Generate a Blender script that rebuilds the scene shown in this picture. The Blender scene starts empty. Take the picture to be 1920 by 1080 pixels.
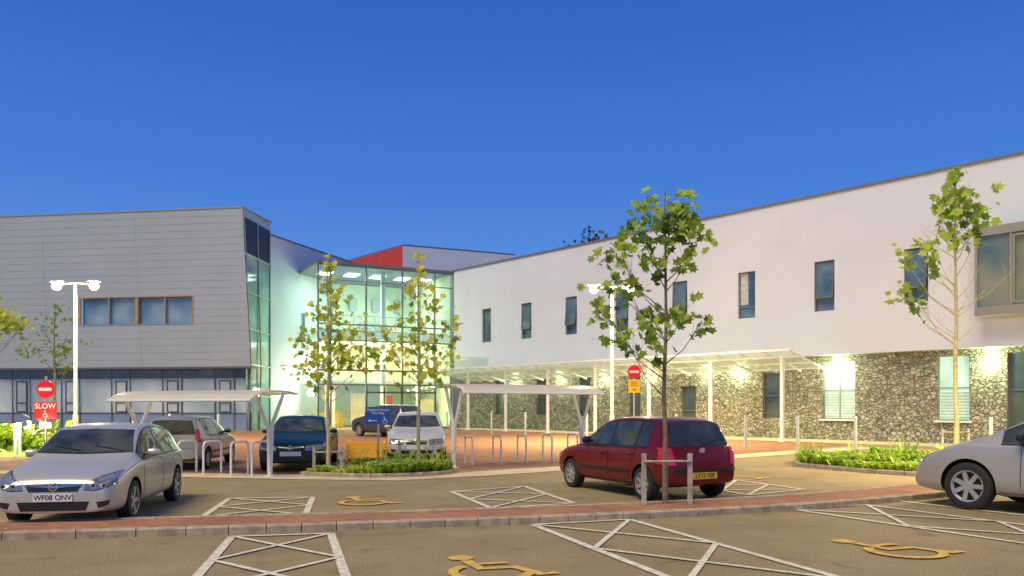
import bpy, bmesh, math, random
from mathutils import Vector, Matrix
from mathutils.bvhtree import BVHTree
R=random.Random(7)
sc=bpy.context.scene
COL=sc.collection
sc.view_settings.view_transform='Standard'; sc.view_settings.look='None'; sc.view_settings.exposure=0
# ------------------------------------------------------------ materials
def new_mat(name):
    m=bpy.data.materials.new(name); m.use_nodes=True
    nt=m.node_tree; b=nt.nodes['Principled BSDF']; return m,nt,b
def pm(name,col,rough=.5,metal=0,var=0,vs=4,bump=0,bs=60,emit=None,es=0,coat=0,col2=None,spec=None,detail=5):
    m,nt,b=new_mat(name); N=nt.nodes; L=nt.links
    b.inputs['Base Color'].default_value=(*col,1); b.inputs['Roughness'].default_value=rough; b.inputs['Metallic'].default_value=metal
    if coat: b.inputs['Coat Weight'].default_value=coat; b.inputs['Coat Roughness'].default_value=.04
    if spec is not None: b.inputs['Specular IOR Level'].default_value=spec
    if emit: b.inputs['Emission Color'].default_value=(*emit,1); b.inputs['Emission Strength'].default_value=es
    if var or bump or col2:
        tc=N.new('ShaderNodeTexCoord')
    if var or col2:
        n=N.new('ShaderNodeTexNoise'); n.inputs['Scale'].default_value=vs; n.inputs['Detail'].default_value=detail
        L.new(tc.outputs['Object'],n.inputs['Vector'])
        r=N.new('ShaderNodeValToRGB'); L.new(n.outputs['Fac'],r.inputs[0])
        c2=col2 if col2 else tuple(min(1,c*(1+var)) for c in col)
        c1=col if col2 else tuple(c*(1-var) for c in col)
        r.color_ramp.elements[0].color=(*c1,1); r.color_ramp.elements[1].color=(*c2,1)
        r.color_ramp.elements[0].position=.32; r.color_ramp.elements[1].position=.68
        L.new(r.outputs[0],b.inputs['Base Color'])
    if bump:
        n2=N.new('ShaderNodeTexNoise'); n2.inputs['Scale'].default_value=bs; n2.inputs['Detail'].default_value=3
        L.new(tc.outputs['Object'],n2.inputs['Vector'])
        bp=N.new('ShaderNodeBump'); bp.inputs['Strength'].default_value=bump; bp.inputs['Distance'].default_value=.02
        L.new(n2.outputs['Fac'],bp.inputs['Height']); L.new(bp.outputs[0],b.inputs['Normal'])
    return m
def asphalt():
    m,nt,b=new_mat('asphalt'); N=nt.nodes; L=nt.links
    tc=N.new('ShaderNodeTexCoord')
    a=N.new('ShaderNodeTexNoise'); a.inputs['Scale'].default_value=.45; a.inputs['Detail'].default_value=9; a.inputs['Roughness'].default_value=.7
    c=N.new('ShaderNodeTexNoise'); c.inputs['Scale'].default_value=60; c.inputs['Detail'].default_value=2
    s=N.new('ShaderNodeTexNoise'); s.inputs['Scale'].default_value=1.6; s.inputs['Detail'].default_value=4; s.inputs['Distortion'].default_value=.6
    for x in (a,c,s): L.new(tc.outputs['Object'],x.inputs['Vector'])
    r=N.new('ShaderNodeValToRGB'); L.new(a.outputs['Fac'],r.inputs[0])
    r.color_ramp.elements[0].position=.28; r.color_ramp.elements[1].position=.72
    r.color_ramp.elements[0].color=(.245,.185,.095,1); r.color_ramp.elements[1].color=(.40,.315,.165,1)
    r2=N.new('ShaderNodeValToRGB'); L.new(c.outputs['Fac'],r2.inputs[0])
    r2.color_ramp.elements[0].position=.3; r2.color_ramp.elements[1].position=.7
    r2.color_ramp.elements[0].color=(.4,.4,.4,1); r2.color_ramp.elements[1].color=(1.45,1.45,1.45,1)
    r3=N.new('ShaderNodeValToRGB'); L.new(s.outputs['Fac'],r3.inputs[0])   # oil stains
    r3.color_ramp.elements[0].position=.24; r3.color_ramp.elements[1].position=.40
    r3.color_ramp.elements[0].color=(.6,.6,.6,1); r3.color_ramp.elements[1].color=(1,1,1,1)
    mx=N.new('ShaderNodeMix'); mx.data_type='RGBA'; mx.blend_type='MULTIPLY'; mx.inputs[0].default_value=1
    m2=N.new('ShaderNodeMix'); m2.data_type='RGBA'; m2.blend_type='MULTIPLY'; m2.inputs[0].default_value=1
    L.new(r.outputs[0],mx.inputs[6]); L.new(r2.outputs[0],mx.inputs[7]); L.new(mx.outputs[2],m2.inputs[6]); L.new(r3.outputs[0],m2.inputs[7]); L.new(m2.outputs[2],b.inputs['Base Color'])
    b.inputs['Roughness'].default_value=.8; b.inputs['Specular IOR Level'].default_value=.3
    bp=N.new('ShaderNodeBump'); bp.inputs['Strength'].default_value=.6; bp.inputs['Distance'].default_value=.012
    L.new(c.outputs['Fac'],bp.inputs['Height']); L.new(bp.outputs[0],b.inputs['Normal'])
    return m
def brickpave(name,c1,c2,mort,sx=5):
    m,nt,b=new_mat(name); N=nt.nodes; L=nt.links
    tc=N.new('ShaderNodeTexCoord'); br=N.new('ShaderNodeTexBrick')
    br.inputs['Scale'].default_value=sx; br.inputs['Color1'].default_value=(*c1,1); br.inputs['Color2'].default_value=(*c2,1); br.inputs['Mortar'].default_value=(*mort,1)
    br.inputs['Mortar Size'].default_value=.03; br.inputs['Brick Width'].default_value=1.0; br.inputs['Row Height'].default_value=.5
    mp=N.new('ShaderNodeMapping'); mp.inputs['Rotation'].default_value=(0,0,math.radians(15))
    L.new(tc.outputs['Object'],mp.inputs[0]); L.new(mp.outputs[0],br.inputs['Vector'])
    n=N.new('ShaderNodeTexNoise'); n.inputs['Scale'].default_value=1.2; n.inputs['Detail'].default_value=6; L.new(tc.outputs['Object'],n.inputs['Vector'])
    r=N.new('ShaderNodeValToRGB'); L.new(n.outputs['Fac'],r.inputs[0]); r.color_ramp.elements[0].color=(.55,.55,.55,1); r.color_ramp.elements[1].color=(1.35,1.35,1.35,1)
    mx=N.new('ShaderNodeMix'); mx.data_type='RGBA'; mx.blend_type='MULTIPLY'; mx.inputs[0].default_value=1
    L.new(br.outputs['Color'],mx.inputs[6]); L.new(r.outputs[0],mx.inputs[7]); L.new(mx.outputs[2],b.inputs['Base Color'])
    b.inputs['Roughness'].default_value=.8; b.inputs['Specular IOR Level'].default_value=.3
    return m
def gabion():
    m,nt,b=new_mat('gabion_stone'); N=nt.nodes; L=nt.links
    tc=N.new('ShaderNodeTexCoord')
    nz=N.new('ShaderNodeTexNoise'); nz.inputs['Scale'].default_value=8; L.new(tc.outputs['Object'],nz.inputs['Vector'])
    add=N.new('ShaderNodeMix'); add.data_type='RGBA'; add.blend_type='ADD'; add.inputs[0].default_value=.12
    L.new(tc.outputs['Object'],add.inputs[6]); L.new(nz.outputs['Color'],add.inputs[7])
    mp=N.new('ShaderNodeMapping'); mp.inputs['Scale'].default_value=(1,1,1.5); L.new(add.outputs[2],mp.inputs[0])
    v=N.new('ShaderNodeTexVoronoi'); v.feature='DISTANCE_TO_EDGE'; v.inputs['Scale'].default_value=4.8
    v2=N.new('ShaderNodeTexVoronoi'); v2.inputs['Scale'].default_value=4.8
    L.new(mp.outputs[0],v.inputs['Vector']); L.new(mp.outputs[0],v2.inputs['Vector'])
    r=N.new('ShaderNodeValToRGB'); L.new(v.outputs['Distance'],r.inputs[0])
    r.color_ramp.elements[0].color=(.26,.26,.22,1); r.color_ramp.elements[1].position=.15; r.color_ramp.elements[1].color=(1,1,1,1)
    sp=N.new('ShaderNodeSeparateColor'); L.new(v2.outputs['Color'],sp.inputs[0])
    r2=N.new('ShaderNodeValToRGB'); L.new(sp.outputs[0],r2.inputs[0])
    r2.color_ramp.elements[0].color=(.23,.225,.165,1); r2.color_ramp.elements[1].color=(.50,.48,.38,1)
    e=r2.color_ramp.elements.new(.5); e.color=(.35,.335,.25,1)
    mx=N.new('ShaderNodeMix'); mx.data_type='RGBA'; mx.blend_type='MULTIPLY'; mx.inputs[0].default_value=1
    L.new(r2.outputs[0],mx.inputs[6]); L.new(r.outputs[0],mx.inputs[7]); L.new(mx.outputs[2],b.inputs['Base Color'])
    b.inputs['Roughness'].default_value=.85
    bp=N.new('ShaderNodeBump'); bp.inputs['Strength'].default_value=.7; bp.inputs['Distance'].default_value=.07
    L.new(r.outputs[0],bp.inputs['Height']); L.new(bp.outputs[0],b.inputs['Normal'])
    return m
def glassm(name,tint,fac=.15,rough=.02,gcol=(1,1,1)):
    m=bpy.data.materials.new(name); m.use_nodes=True; nt=m.node_tree; N=nt.nodes; L=nt.links
    N.clear(); o=N.new('ShaderNodeOutputMaterial'); t=N.new('ShaderNodeBsdfTransparent'); g=N.new('ShaderNodeBsdfGlossy')
    t.inputs[0].default_value=(*tint,1); g.inputs['Roughness'].default_value=rough; g.inputs[0].default_value=(*gcol,1)
    mx=N.new('ShaderNodeMixShader'); mx.inputs[0].default_value=fac
    L.new(t.outputs[0],mx.inputs[1]); L.new(g.outputs[0],mx.inputs[2]); L.new(mx.outputs[0],o.inputs[0]); return m
def leafm(name,c,tr=.4,rough=.5):
    m=bpy.data.materials.new(name); m.use_nodes=True; nt=m.node_tree; N=nt.nodes; L=nt.links
    b=N['Principled BSDF']; b.inputs['Base Color'].default_value=(*c,1); b.inputs['Roughness'].default_value=rough
    t=N.new('ShaderNodeBsdfTranslucent'); t.inputs[0].default_value=(min(1,c[0]*1.2),min(1,c[1]*1.2),c[2]*.9,1)
    mx=N.new('ShaderNodeMixShader'); mx.inputs[0].default_value=tr
    L.new(b.outputs[0],mx.inputs[1]); L.new(t.outputs[0],mx.inputs[2]); L.new(mx.outputs[0],N['Material Output'].inputs[0]); return m
def frosted(name,c):
    m=leafm(name,c,.6,.35); nt=m.node_tree; N=nt.nodes; L=nt.links
    out=N['Material Output']; src=out.inputs[0].links[0].from_socket
    t=N.new('ShaderNodeBsdfTransparent'); mx=N.new('ShaderNodeMixShader'); mx.inputs[0].default_value=.5; t.inputs[0].default_value=(.8,.93,.86,1)
    L.new(src,mx.inputs[1]); L.new(t.outputs[0],mx.inputs[2]); L.new(mx.outputs[0],out.inputs[0]); return m

M={}
M['asphalt']=asphalt()
M['island']=brickpave('brick_paving',(.46,.215,.115),(.35,.15,.085),(.18,.12,.075),5)
M['plaza']=brickpave('plaza_paving',(.36,.165,.085),(.27,.12,.065),(.15,.09,.06),3)
M['pale']=pm('pale_concrete',(.58,.47,.31),.8,var=.15,vs=2,bump=.2)
M['kerb']=pm('kerb_concrete',(.40,.32,.23),.85,var=.3,vs=6,bump=.4)
M['white_line']=pm('white_road_paint',(.52,.47,.36),.75,col2=(.86,.82,.68),vs=13,bump=.2)
M['yellow_line']=pm('yellow_road_paint',(.52,.32,.07),.75,col2=(.82,.52,.09),vs=13)
M['render']=pm('white_render',(.635,.675,.77),.85,var=.03,vs=.5,bump=.08,bs=30)
M['soffit']=pm('soffit',(.5,.52,.5),.7)
M['coping']=pm('dark_coping',(.16,.16,.16),.5)
M['gabion']=gabion()
M['frame']=pm('dark_window_frame',(.12,.13,.14),.4)
M['gframe']=pm('grey_frame',(.36,.37,.36),.4,metal=.3)
M['mframe']=pm('mullion_frame',(.20,.22,.22),.4,metal=.3)
M['bframe']=pm('bronze_grey_frame',(.32,.31,.29),.45,metal=.3)
M['bpane']=pm('bay_pane',(.08,.14,.16),.06,col2=(.24,.25,.19),vs=.6,spec=.8)
M['pane']=pm('window_pane',(.04,.08,.13),.06,metal=.0,col2=(.14,.24,.29),vs=.9,spec=1)
M['curtain']=pm('curtain',(.45,.50,.5),.8,var=.2,vs=5)
M['litpane']=pm('lit_pane',(.35,.55,.48),.15,emit=(.70,1,.72),es=.5,var=.35,vs=1.3)
M['clad']=pm('grey_cladding',(.455,.49,.49),.36,metal=.25,var=.04,vs=.4)
M['blueglass']=pm('pale_blue_panel',(.30,.42,.50),.18,col2=(.66,.75,.74),vs=.4,spec=.8)
M['blueband']=pm('blue_spandrel',(.22,.31,.44),.3,var=.1,vs=.5)
M['darkglass']=pm('dark_glass',(.04,.06,.055),.08,spec=1,col2=(.11,.14,.10),vs=1)
M['teal']=pm('teal_glass',(.09,.28,.31),.08,spec=1,col2=(.26,.50,.48),vs=.5)
M['ribbon']=pm('ribbon_pane',(.10,.20,.33),.1,col2=(.30,.42,.52),vs=.5,spec=1,detail=1)
M['red']=pm('red_cladding',(.62,.05,.02),.5,var=.1,vs=1)
M['white']=pm('white_paint',(.82,.81,.76),.4)
M['steel']=pm('galvanised_steel',(.58,.57,.54),.4,metal=.5,var=.1,vs=8)
M['glass']=glassm('curtain_glass',(.78,.97,.92),.16,gcol=(.8,1,1))
M['canopyglass']=frosted('canopy_glass',(.60,.72,.66))
M['poly']=leafm('polycarbonate',(.90,.88,.82),.5,.3)
M['interior']=pm('interior_wall',(.76,.83,.64),.7,var=.1,vs=.8)
M['interior2']=pm('interior_pink',(.82,.60,.42),.7,var=.15,vs=1)
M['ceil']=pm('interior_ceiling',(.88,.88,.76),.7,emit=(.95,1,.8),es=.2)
M['orange']=pm('orange_board',(1,.50,.04),.5,var=.08,vs=4)
M['litreveal']=pm('orange_lit_reveal',(.42,.28,.12),.6,var=.2,vs=5)  # orange light in the ribbon window recess, put into the strip colour
M['glow']=pm('lamp_lens',(1,1,1),.3,emit=(1,.76,.34),es=2.6)
M['glowg']=pm('washer_lens',(1,1,1),.3,emit=(.85,1,.75),es=14)
M['bark']=pm('bark',(.22,.18,.11),.85,var=.35,vs=12,bump=.6,bs=25)
M['bark2']=pm('pale_bark',(.50,.44,.22),.8,var=.25,vs=10,bump=.4,bs=25)
M['timber']=pm('weathered_timber',(.42,.37,.29),.8,var=.3,vs=7,bump=.4)
M['soil']=pm('planting_soil',(.15,.17,.04),.95,var=.4,vs=8,bump=.6)
M['grass']=pm('grass',(.20,.30,.05),.9,var=.4,vs=6,bump=.6)
M['tyre']=pm('tyre_rubber',(.022,.021,.02),.75)
M['alloy']=pm('alloy_rim',(.56,.54,.50),.35,metal=.6)
M['black']=pm('black_plastic',(.018,.018,.019),.45)
M['gap']=pm('panel_gap',(.01,.01,.01),.8)
M['carglass']=pm('car_glass',(.015,.022,.02),.04,spec=.7,coat=.3,col2=(.085,.095,.07),vs=2.2,detail=2)
M['chrome']=pm('chrome',(.75,.75,.74),.15,metal=1)
M['lens']=pm('headlamp_lens',(.30,.34,.38),.12,metal=.5,coat=.5,var=.4,vs=14)
M['redlens']=pm('tail_lamp_lens',(.80,.03,.015),.15,coat=1)
M['plate']=pm('white_plate',(.8,.8,.78),.4); M['yplate']=pm('yellow_plate',(.85,.55,.05),.4)
M['signred']=pm('sign_red',(.78,.02,.02),.35); M['signwhite']=pm('sign_white',(.85,.85,.85),.35)
M['signblue']=pm('sign_blue',(.03,.11,.50),.35); M['signyellow']=pm('sign_yellow',(.95,.62,.03),.35)
M['ink']=pm('black_ink',(.01,.01,.01),.6)
def paint(n,c,metal=.5,rough=.28,coat=.6): return pm(n,c,rough,metal=metal,coat=coat,spec=.3)
P_silver=paint('silver_paint',(.60,.57,.49),.4,.3,.4); P_red=paint('dark_red_paint',(.185,.006,.005),.1,.35,.45)
P_beige=paint('cream_paint',(.64,.58,.46),.1); P_green=paint('dark_green_paint',(.010,.035,.030),.1,.4,.3)
P_white=paint('pale_silver_paint',(.64,.60,.50),.2); P_grey=paint('champagne_grey_paint',(.50,.47,.43),.35,.35,.35); P_slate=paint('slate_paint',(.05,.065,.09),.3)
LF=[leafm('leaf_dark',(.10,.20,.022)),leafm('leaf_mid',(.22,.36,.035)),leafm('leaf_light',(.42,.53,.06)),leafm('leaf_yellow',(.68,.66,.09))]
# ------------------------------------------------------------ mesh helpers
class MB:
    def __init__(s): s.v=[];s.f=[];s.m=[]
    def add(s,vs,fs,m=0):
        o=len(s.v); s.v+= [tuple(v) for v in vs]; s.f+=[tuple(i+o for i in f) for f in fs]; s.m+=[m]*len(fs); return s
    def box(s,x0,x1,y0,y1,z0,z1,m=0):
        return s.add([(x0,y0,z0),(x1,y0,z0),(x1,y1,z0),(x0,y1,z0),(x0,y0,z1),(x1,y0,z1),(x1,y1,z1),(x0,y1,z1)],
          [(0,3,2,1),(4,5,6,7),(0,1,5,4),(1,2,6,5),(2,3,7,6),(3,0,4,7)],m)
    def quad(s,a,b,c,d,m=0): return s.add([a,b,c,d],[(0,1,2,3)],m)
    def tube(s,pts,rad,n=10,m=0,cap=True):
        pts=[Vector(p) for p in pts]
        if not hasattr(rad,'__len__'): rad=[rad]*len(pts)
        vs=[];fs=[]; up=None
        for i,p in enumerate(pts):
            t=(pts[min(i+1,len(pts)-1)]-pts[max(i-1,0)]).normalized()
            if up is None: up=Vector((0,0,1)) if abs(t.z)<.9 else Vector((1,0,0))
            a=t.cross(up).normalized(); b=a.cross(t).normalized(); up=b
            for k in range(n):
                an=2*math.pi*k/n; vs.append(p+a*math.cos(an)*rad[i]+b*math.sin(an)*rad[i])
        for i in range(len(pts)-1):
            for k in range(n):
                k2=(k+1)%n; fs.append((i*n+k,i*n+k2,(i+1)*n+k2,(i+1)*n+k))
        if cap: fs.append(tuple(range(n))[::-1]); fs.append(tuple((len(pts)-1)*n+k for k in range(n)))
        return s.add(vs,fs,m)
    def lathe(s,prof,axis='y',c=(0,0,0),n=32,m=0):
        vs=[];fs=[]
        for (r,h) in prof:
            for k in range(n):
                a=2*math.pi*k/n; vs.append((c[0]+r*math.cos(a),c[1]+h,c[2]+r*math.sin(a)) if axis=='y' else (c[0]+r*math.cos(a),c[1]+r*math.sin(a),c[2]+h))
        for i in range(len(prof)-1):
            for k in range(n):
                k2=(k+1)%n; fs.append((i*n+k,(i+1)*n+k,(i+1)*n+k2,i*n+k2))
        return s.add(vs,fs,m)
    def strip(s,pts,w,z,m=0,closed=False):
        P=[Vector((p[0],p[1])) for p in pts]; vs=[];fs=[]; n=len(P)
        for i,p in enumerate(P):
            a=P[i-1] if (i>0 or closed) else p; b=P[(i+1)%n] if (i<n-1 or closed) else p
            t=(b-a).normalized(); q=Vector((-t.y,t.x))*w/2
            vs+=[(p.x+q.x,p.y+q.y,z),(p.x-q.x,p.y-q.y,z)]
        for i in range(n if closed else n-1):
            j=(i+1)%n; fs.append((2*i+1,2*j+1,2*j,2*i))
        return s.add(vs,fs,m)
    def obj(s,name,mats,parent=None,smooth=False,bevel=0,solid=0):
        me=bpy.data.meshes.new(name); me.from_pydata(s.v,[],s.f); me.update()
        if not isinstance(mats,(list,tuple)): mats=[mats]
        for m in mats: me.materials.append(m)
        me.polygons.foreach_set('material_index',s.m)
        if smooth:
            me.polygons.foreach_set('use_smooth',[True]*len(me.polygons)); me.set_sharp_from_angle(angle=math.radians(40))
        o=bpy.data.objects.new(name,me); COL.objects.link(o)
        if parent: o.parent=parent
        if bevel:
            b=o.modifiers.new('b','BEVEL'); b.width=bevel; b.segments=2; b.limit_method='ANGLE'
        if solid:
            b=o.modifiers.new('s','SOLIDIFY'); b.thickness=solid; b.offset=-1
        return o
def info(o,label,cat,group=None):
    o['label']=label; o['category']=cat
    if group: o['group']=group
    return o
def root(name,loc,rz,label,cat,group=None,scale=1):
    o=bpy.data.objects.new(name,None); COL.objects.link(o); o.location=(loc[0],loc[1],loc[2] if len(loc)>2 else 0)
    o.rotation_euler=(0,0,rz); o.scale=(scale,)*3; o.empty_display_size=.3
    return info(o,label,cat,group)
def struct(o): o['kind']='structure'; return o
def copy_tree(o,loc,rz=None,label=None,scale=None):
    n=o.copy(); COL.objects.link(n); n.location=loc
    if rz is not None: n.rotation_euler=(0,0,rz)
    if scale: n.scale=(scale,)*3
    if label: n['label']=label
    def rec(src,dst):
        for c in src.children:
            k=c.copy(); COL.objects.link(k); k.parent=dst; rec(c,k)
    rec(o,n); return n
def text(name,body,size,mat,parent,org,xd,ud,extr=.001,squash=1):
    cu=bpy.data.curves.new('t','FONT'); cu.body=body; cu.size=size; cu.align_x='CENTER'; cu.align_y='CENTER'; cu.extrude=extr; cu.offset=size*.012
    to=bpy.data.objects.new('t',cu); COL.objects.link(to)
    dg=bpy.context.evaluated_depsgraph_get(); me=bpy.data.meshes.new_from_object(to.evaluated_get(dg))
    bpy.data.objects.remove(to)
    xd=Vector(xd).normalized(); ud=Vector(ud).normalized(); nd=xd.cross(ud)
    mt=Matrix((xd*squash,ud,nd)).transposed().to_4x4(); mt.translation=Vector(org)
    me.transform(mt); me.materials.clear(); me.materials.append(mat)
    o=bpy.data.objects.new(name,me); COL.objects.link(o); o.parent=parent; return o
def light(kind,name,loc,energy,col,parent=None,size=.3,sy=None,rot=None,spot=None):
    l=bpy.data.lights.new(name,kind); l.energy=energy; l.color=col
    if kind=='AREA':
        l.size=size
        if sy: l.shape='RECTANGLE'; l.size_y=sy
    elif kind in('POINT','SPOT'): l.shadow_soft_size=size
    if kind=='SPOT': l.spot_size=spot; l.spot_blend=.9
    o=bpy.data.objects.new(name,l); COL.objects.link(o); o.location=loc
    if rot: o.rotation_euler=rot
    if parent: o.parent=parent
    return o
def wall(mb,x0,x1,z0,z1,y,holes,depth,m=0,mr=None):
    xs=sorted({x0,x1,*[h[0] for h in holes],*[h[1] for h in holes]}); zs=sorted({z0,z1,*[h[2] for h in holes],*[h[3] for h in holes]})
    xs=[x for x in xs if x0<=x<=x1]; zs=[z for z in zs if z0<=z<=z1]
    for a,b in zip(xs,xs[1:]):
        for c,d in zip(zs,zs[1:]):
            cx=(a+b)/2;cz=(c+d)/2
            if any(h[0]<cx<h[1] and h[2]<cz<h[3] for h in holes): continue
            mb.quad((a,y,c),(b,y,c),(b,y,d),(a,y,d),m)
    mr=m if mr is None else mr
    for h in holes:
        a,b,c,d=h; e=y+depth
        mb.quad((a,y,c),(a,e,c),(b,e,c),(b,y,c),mr); mb.quad((a,y,d),(b,y,d),(b,e,d),(a,e,d),mr)
        mb.quad((a,y,c),(a,y,d),(a,e,d),(a,e,c),mr); mb.quad((b,y,c),(b,e,c),(b,e,d),(b,y,d),mr)
# ------------------------------------------------------------ camera, world, sun
H=1.65
cd=bpy.data.cameras.new('camera'); cam=bpy.data.objects.new('camera',cd); COL.objects.link(cam); sc.camera=cam
cam.location=(0,0,H); cam.rotation_euler=(math.radians(90),0,0); cd.sensor_width=36; cd.lens=28.125; cd.shift_y=220/1920; cd.clip_end=3000
w=bpy.data.worlds.new('World'); sc.world=w; w.use_nodes=True; nt=w.node_tree; N=nt.nodes; L=nt.links
bg=N['Background']; tc=N.new('ShaderNodeTexCoord'); sp=N.new('ShaderNodeSeparateXYZ'); rp=N.new('ShaderNodeValToRGB')
L.new(tc.outputs['Generated'],sp.inputs[0]); L.new(sp.outputs['Z'],rp.inputs[0]); L.new(rp.outputs[0],bg.inputs[0]); bg.inputs[1].default_value=1
els=rp.color_ramp.elements; els[0].position=0; els[0].color=(.25,.46,.80,1); els[1].position=1; els[1].color=(.012,.06,.27,1)
for p,c in ((.12,(.12,.31,.76)),(.25,(.065,.215,.68)),(.45,(.031,.132,.52))):
    e=els.new(p); e.color=(*c,1)
sl=bpy.data.lights.new('dusk_sun','SUN'); sl.energy=3.3; sl.angle=math.radians(35); sl.color=(1,.83,.52)
so=bpy.data.objects.new('dusk_sun',sl); COL.objects.link(so); so.rotation_euler=Vector((.33,.44,-.84)).to_track_quat('-Z','Y').to_euler(); so.location=(-20,-20,30)
# ------------------------------------------------------------ ground
def sheet(name,pts,z,mat):
    mb=MB(); mb.add([(p[0],p[1],z) for p in pts],[tuple(range(len(pts)))]); return struct(mb.obj(name,mat))
sheet('ground',[(-900,-300),(900,-300),(900,1500),(-900,1500)],0,M['asphalt'])
sheet('plaza_pavement',[(-20,20.6),(-10,20),(-5.5,19.2),(-1.2,20.2),(3.2,23.2),(9,28.5),(14.5,33.5),(21,31),(-4.4,59.6),(-13.3,54.9),(-17,51.6),(-40,55),(-40,30)],.004,M['plaza'])
mb=MB(); mb.strip([(-22,20.6),(-11,19.5),(-5.2,18.4),(-2.6,18.0),(-.8,19.2),(3.4,22.4),(9,27.3),(14,31.2)],1.1,.010); struct(mb.obj('pavement',M['pale']))
mb=MB(); mb.strip([(-3,57.5),(8.5,43.8),(19,32),(26,24)],3.6,.009); struct(mb.obj('footpath',M['pale']))
sheet('lawn',[(-60,26),(-15.2,25.5),(-14.8,31),(-22,40),(-60,46)],.012,M['grass'])
def cat(pts,n=8):
    out=[];P=[Vector(p) for p in pts]; P=[P[0]*2-P[1]]+P+[P[-1]*2-P[-2]]
    for i in range(1,len(P)-2):
        for k in range(n):
            t=k/n; a,b,c,d=P[i-1:i+3]
            out.append(.5*((2*b)+(c-a)*t+(2*a-5*b+4*c-d)*t*t+(3*b-a-3*c+d)*t**3))
    out.append(P[-2]); return out
fr=cat([(-16,7.9),(-6.2,9.72),(-1.84,10.6),(1.6,11.5),(4.6,12.6),(7.2,14.0),(9.3,15.4)])
def offs(pl,d):
    o=[]
    for i,p in enumerate(pl):
        t=(pl[min(i+1,len(pl)-1)]-pl[max(i-1,0)]).normalized(); o.append(p+Vector((-t.y,t.x))*d)
    return o
k1=offs(fr,.13); bk=offs(fr,1.12); k2=offs(fr,1.0)
mb=MB()
for i in range(len(k1)-1): mb.quad((*k1[i],.100),(*k1[i+1],.100),(*k2[i+1],.100),(*k2[i],.100))
struct(mb.obj('traffic_island_paving',M['island']))
def kerbrun(mb,a,b,h=.108):
    for i in range(len(a)-1):
        g=.006; t=(a[i+1]-a[i]); l=t.length; u=t/l*g
        p,q,r,s=a[i]+u,a[i+1]-u,b[i+1]-u,b[i]+u
        mb.add([(*p,0),(*q,0),(*r,0),(*s,0),(*p,h-.02),(*q,h-.02),(*(r),h),(*(s),h),(*(p+(s-p).normalized()*.02),h),(*(q+(r-q).normalized()*.02),h)],
          [(0,1,5,4),(4,5,9,8),(8,9,6,7),(2,3,7,6),(3,0,4,8,7),(1,2,6,9,5)])
    return mb
mb=MB(); kerbrun(mb,fr,k1); kerbrun(mb,k2,bk)
mb.box(9.25,9.4,15.4,16.3,0,.107); struct(mb.obj('kerb',M['kerb'],bevel=0))
mb=MB()
for _ in range(420):
    i=R.randrange(len(fr)-1); p=fr[i].lerp(fr[i+1],R.random()); t=(fr[i+1]-fr[i]).normalized(); nn=Vector((-t.y,t.x)); up=R.random()<.4
    d=R.uniform(.15,.95) if up else -abs(R.gauss(0,.12))-.01; q=p+nn*d; z=.104 if up else .006; s=R.uniform(.008,.03); a=R.uniform(0,6.28)
    mb.add([(q.x+s*math.cos(a+k*1.57)*(1 if k%2 else .6),q.y+s*math.sin(a+k*1.57)*(1 if k%2 else .6),z+R.uniform(0,.008)) for k in range(4)],[(0,1,2,3)],R.choice((0,0,1)))
o=mb.obj('leaf_litter',[M['timber'],LF[2]]); o['kind']='stuff'; o['label']='scattered dry leaves and grit along the kerb'; o['category']='leaves'
# painted markings
mb=MB(); Zm=.012
def V2(a,b,t): return (a[0]+(b[0]-a[0])*t,a[1]+(b[1]-a[1])*t)
def hatch(a0,a1,b0,b1,n=3,w=.07,top=True,bot=False):
    mb.strip([a0,a1],.10,Zm); mb.strip([b0,b1],.10,Zm)
    if top: mb.strip([a1,b1],.08,Zm+.002)
    if bot: mb.strip([a0,b0],.08,Zm+.002)
    for i in range(n):
        t0=i/n;t1=(i+1)/n
        mb.strip([V2(a0,a1,t0),V2(b0,b1,t1)],w,Zm+.004); mb.strip([V2(b0,b1,t0),V2(a0,a1,t1)],w,Zm+.006)
hatch((-2.55,5.4),(-3.5,10.0),(-.95,5.4),(-2.32,10.25),3)
hatch((2.25,5.5),(.29,11.0),(3.9,5.5),(1.69,11.5),3)
hatch((8.2,5.6),(4.44,12.6),(9.9,5.6),(5.85,13.2),4)
hatch((-8.6,5.4),(-9.3,8.9),(-7.3,5.4),(-8.1,9.1),3)
hatch((-4.55,11.75),(-4.98,14.1),(-3.1,12.0),(-3.56,14.3),2,bot=True)
hatch((-.34,12.8),(-1.15,15.2),(1.05,13.4),(.25,16.2),2,bot=True)
hatch((4.3,14.6),(3.85,16.4),(5.7,15.6),(4.95,17.6),2,bot=True)
mb.strip([(9.0,9.6),(5.9,15.0)],.1,Zm)
struct(mb.obj('road_marking',M['white_line']))
mb=MB()
def symbol(c,up,s=1):
    up=Vector(up).normalized(); rt=Vector((up.y,-up.x)); c=Vector(c)
    f=lambda x,y: tuple(c+rt*x*s+up*y*s)
    mb.add([(*f(-.20+.15*math.cos(a*.5236),.66+.15*math.sin(a*.5236)),Zm) for a in range(12)],[tuple(range(12))])
    mb.strip([f(-.18,.48),f(-.12,-.0),f(.25,-.0),f(.42,-.42),f(.6,-.38)],.125,Zm+.002)
    mb.strip([f(-.16,.25),f(.24,.25)],.10,Zm+.004)
    mb.strip([f(-.05+.40*math.cos(math.radians(a)),-.18+.40*math.sin(math.radians(a))) for a in range(125,345,12)],.105,Zm+.006)
symbol((-.2,8.05),(-.28,1),.95); symbol((4.4,9.15),(-.36,1),.95)
symbol((-2.5,13.7),(-.25,1),.95); symbol((5.2,18.2),(-.45,1),.9)
struct(mb.obj('wheelchair_marking',M['yellow_line']))
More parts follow.
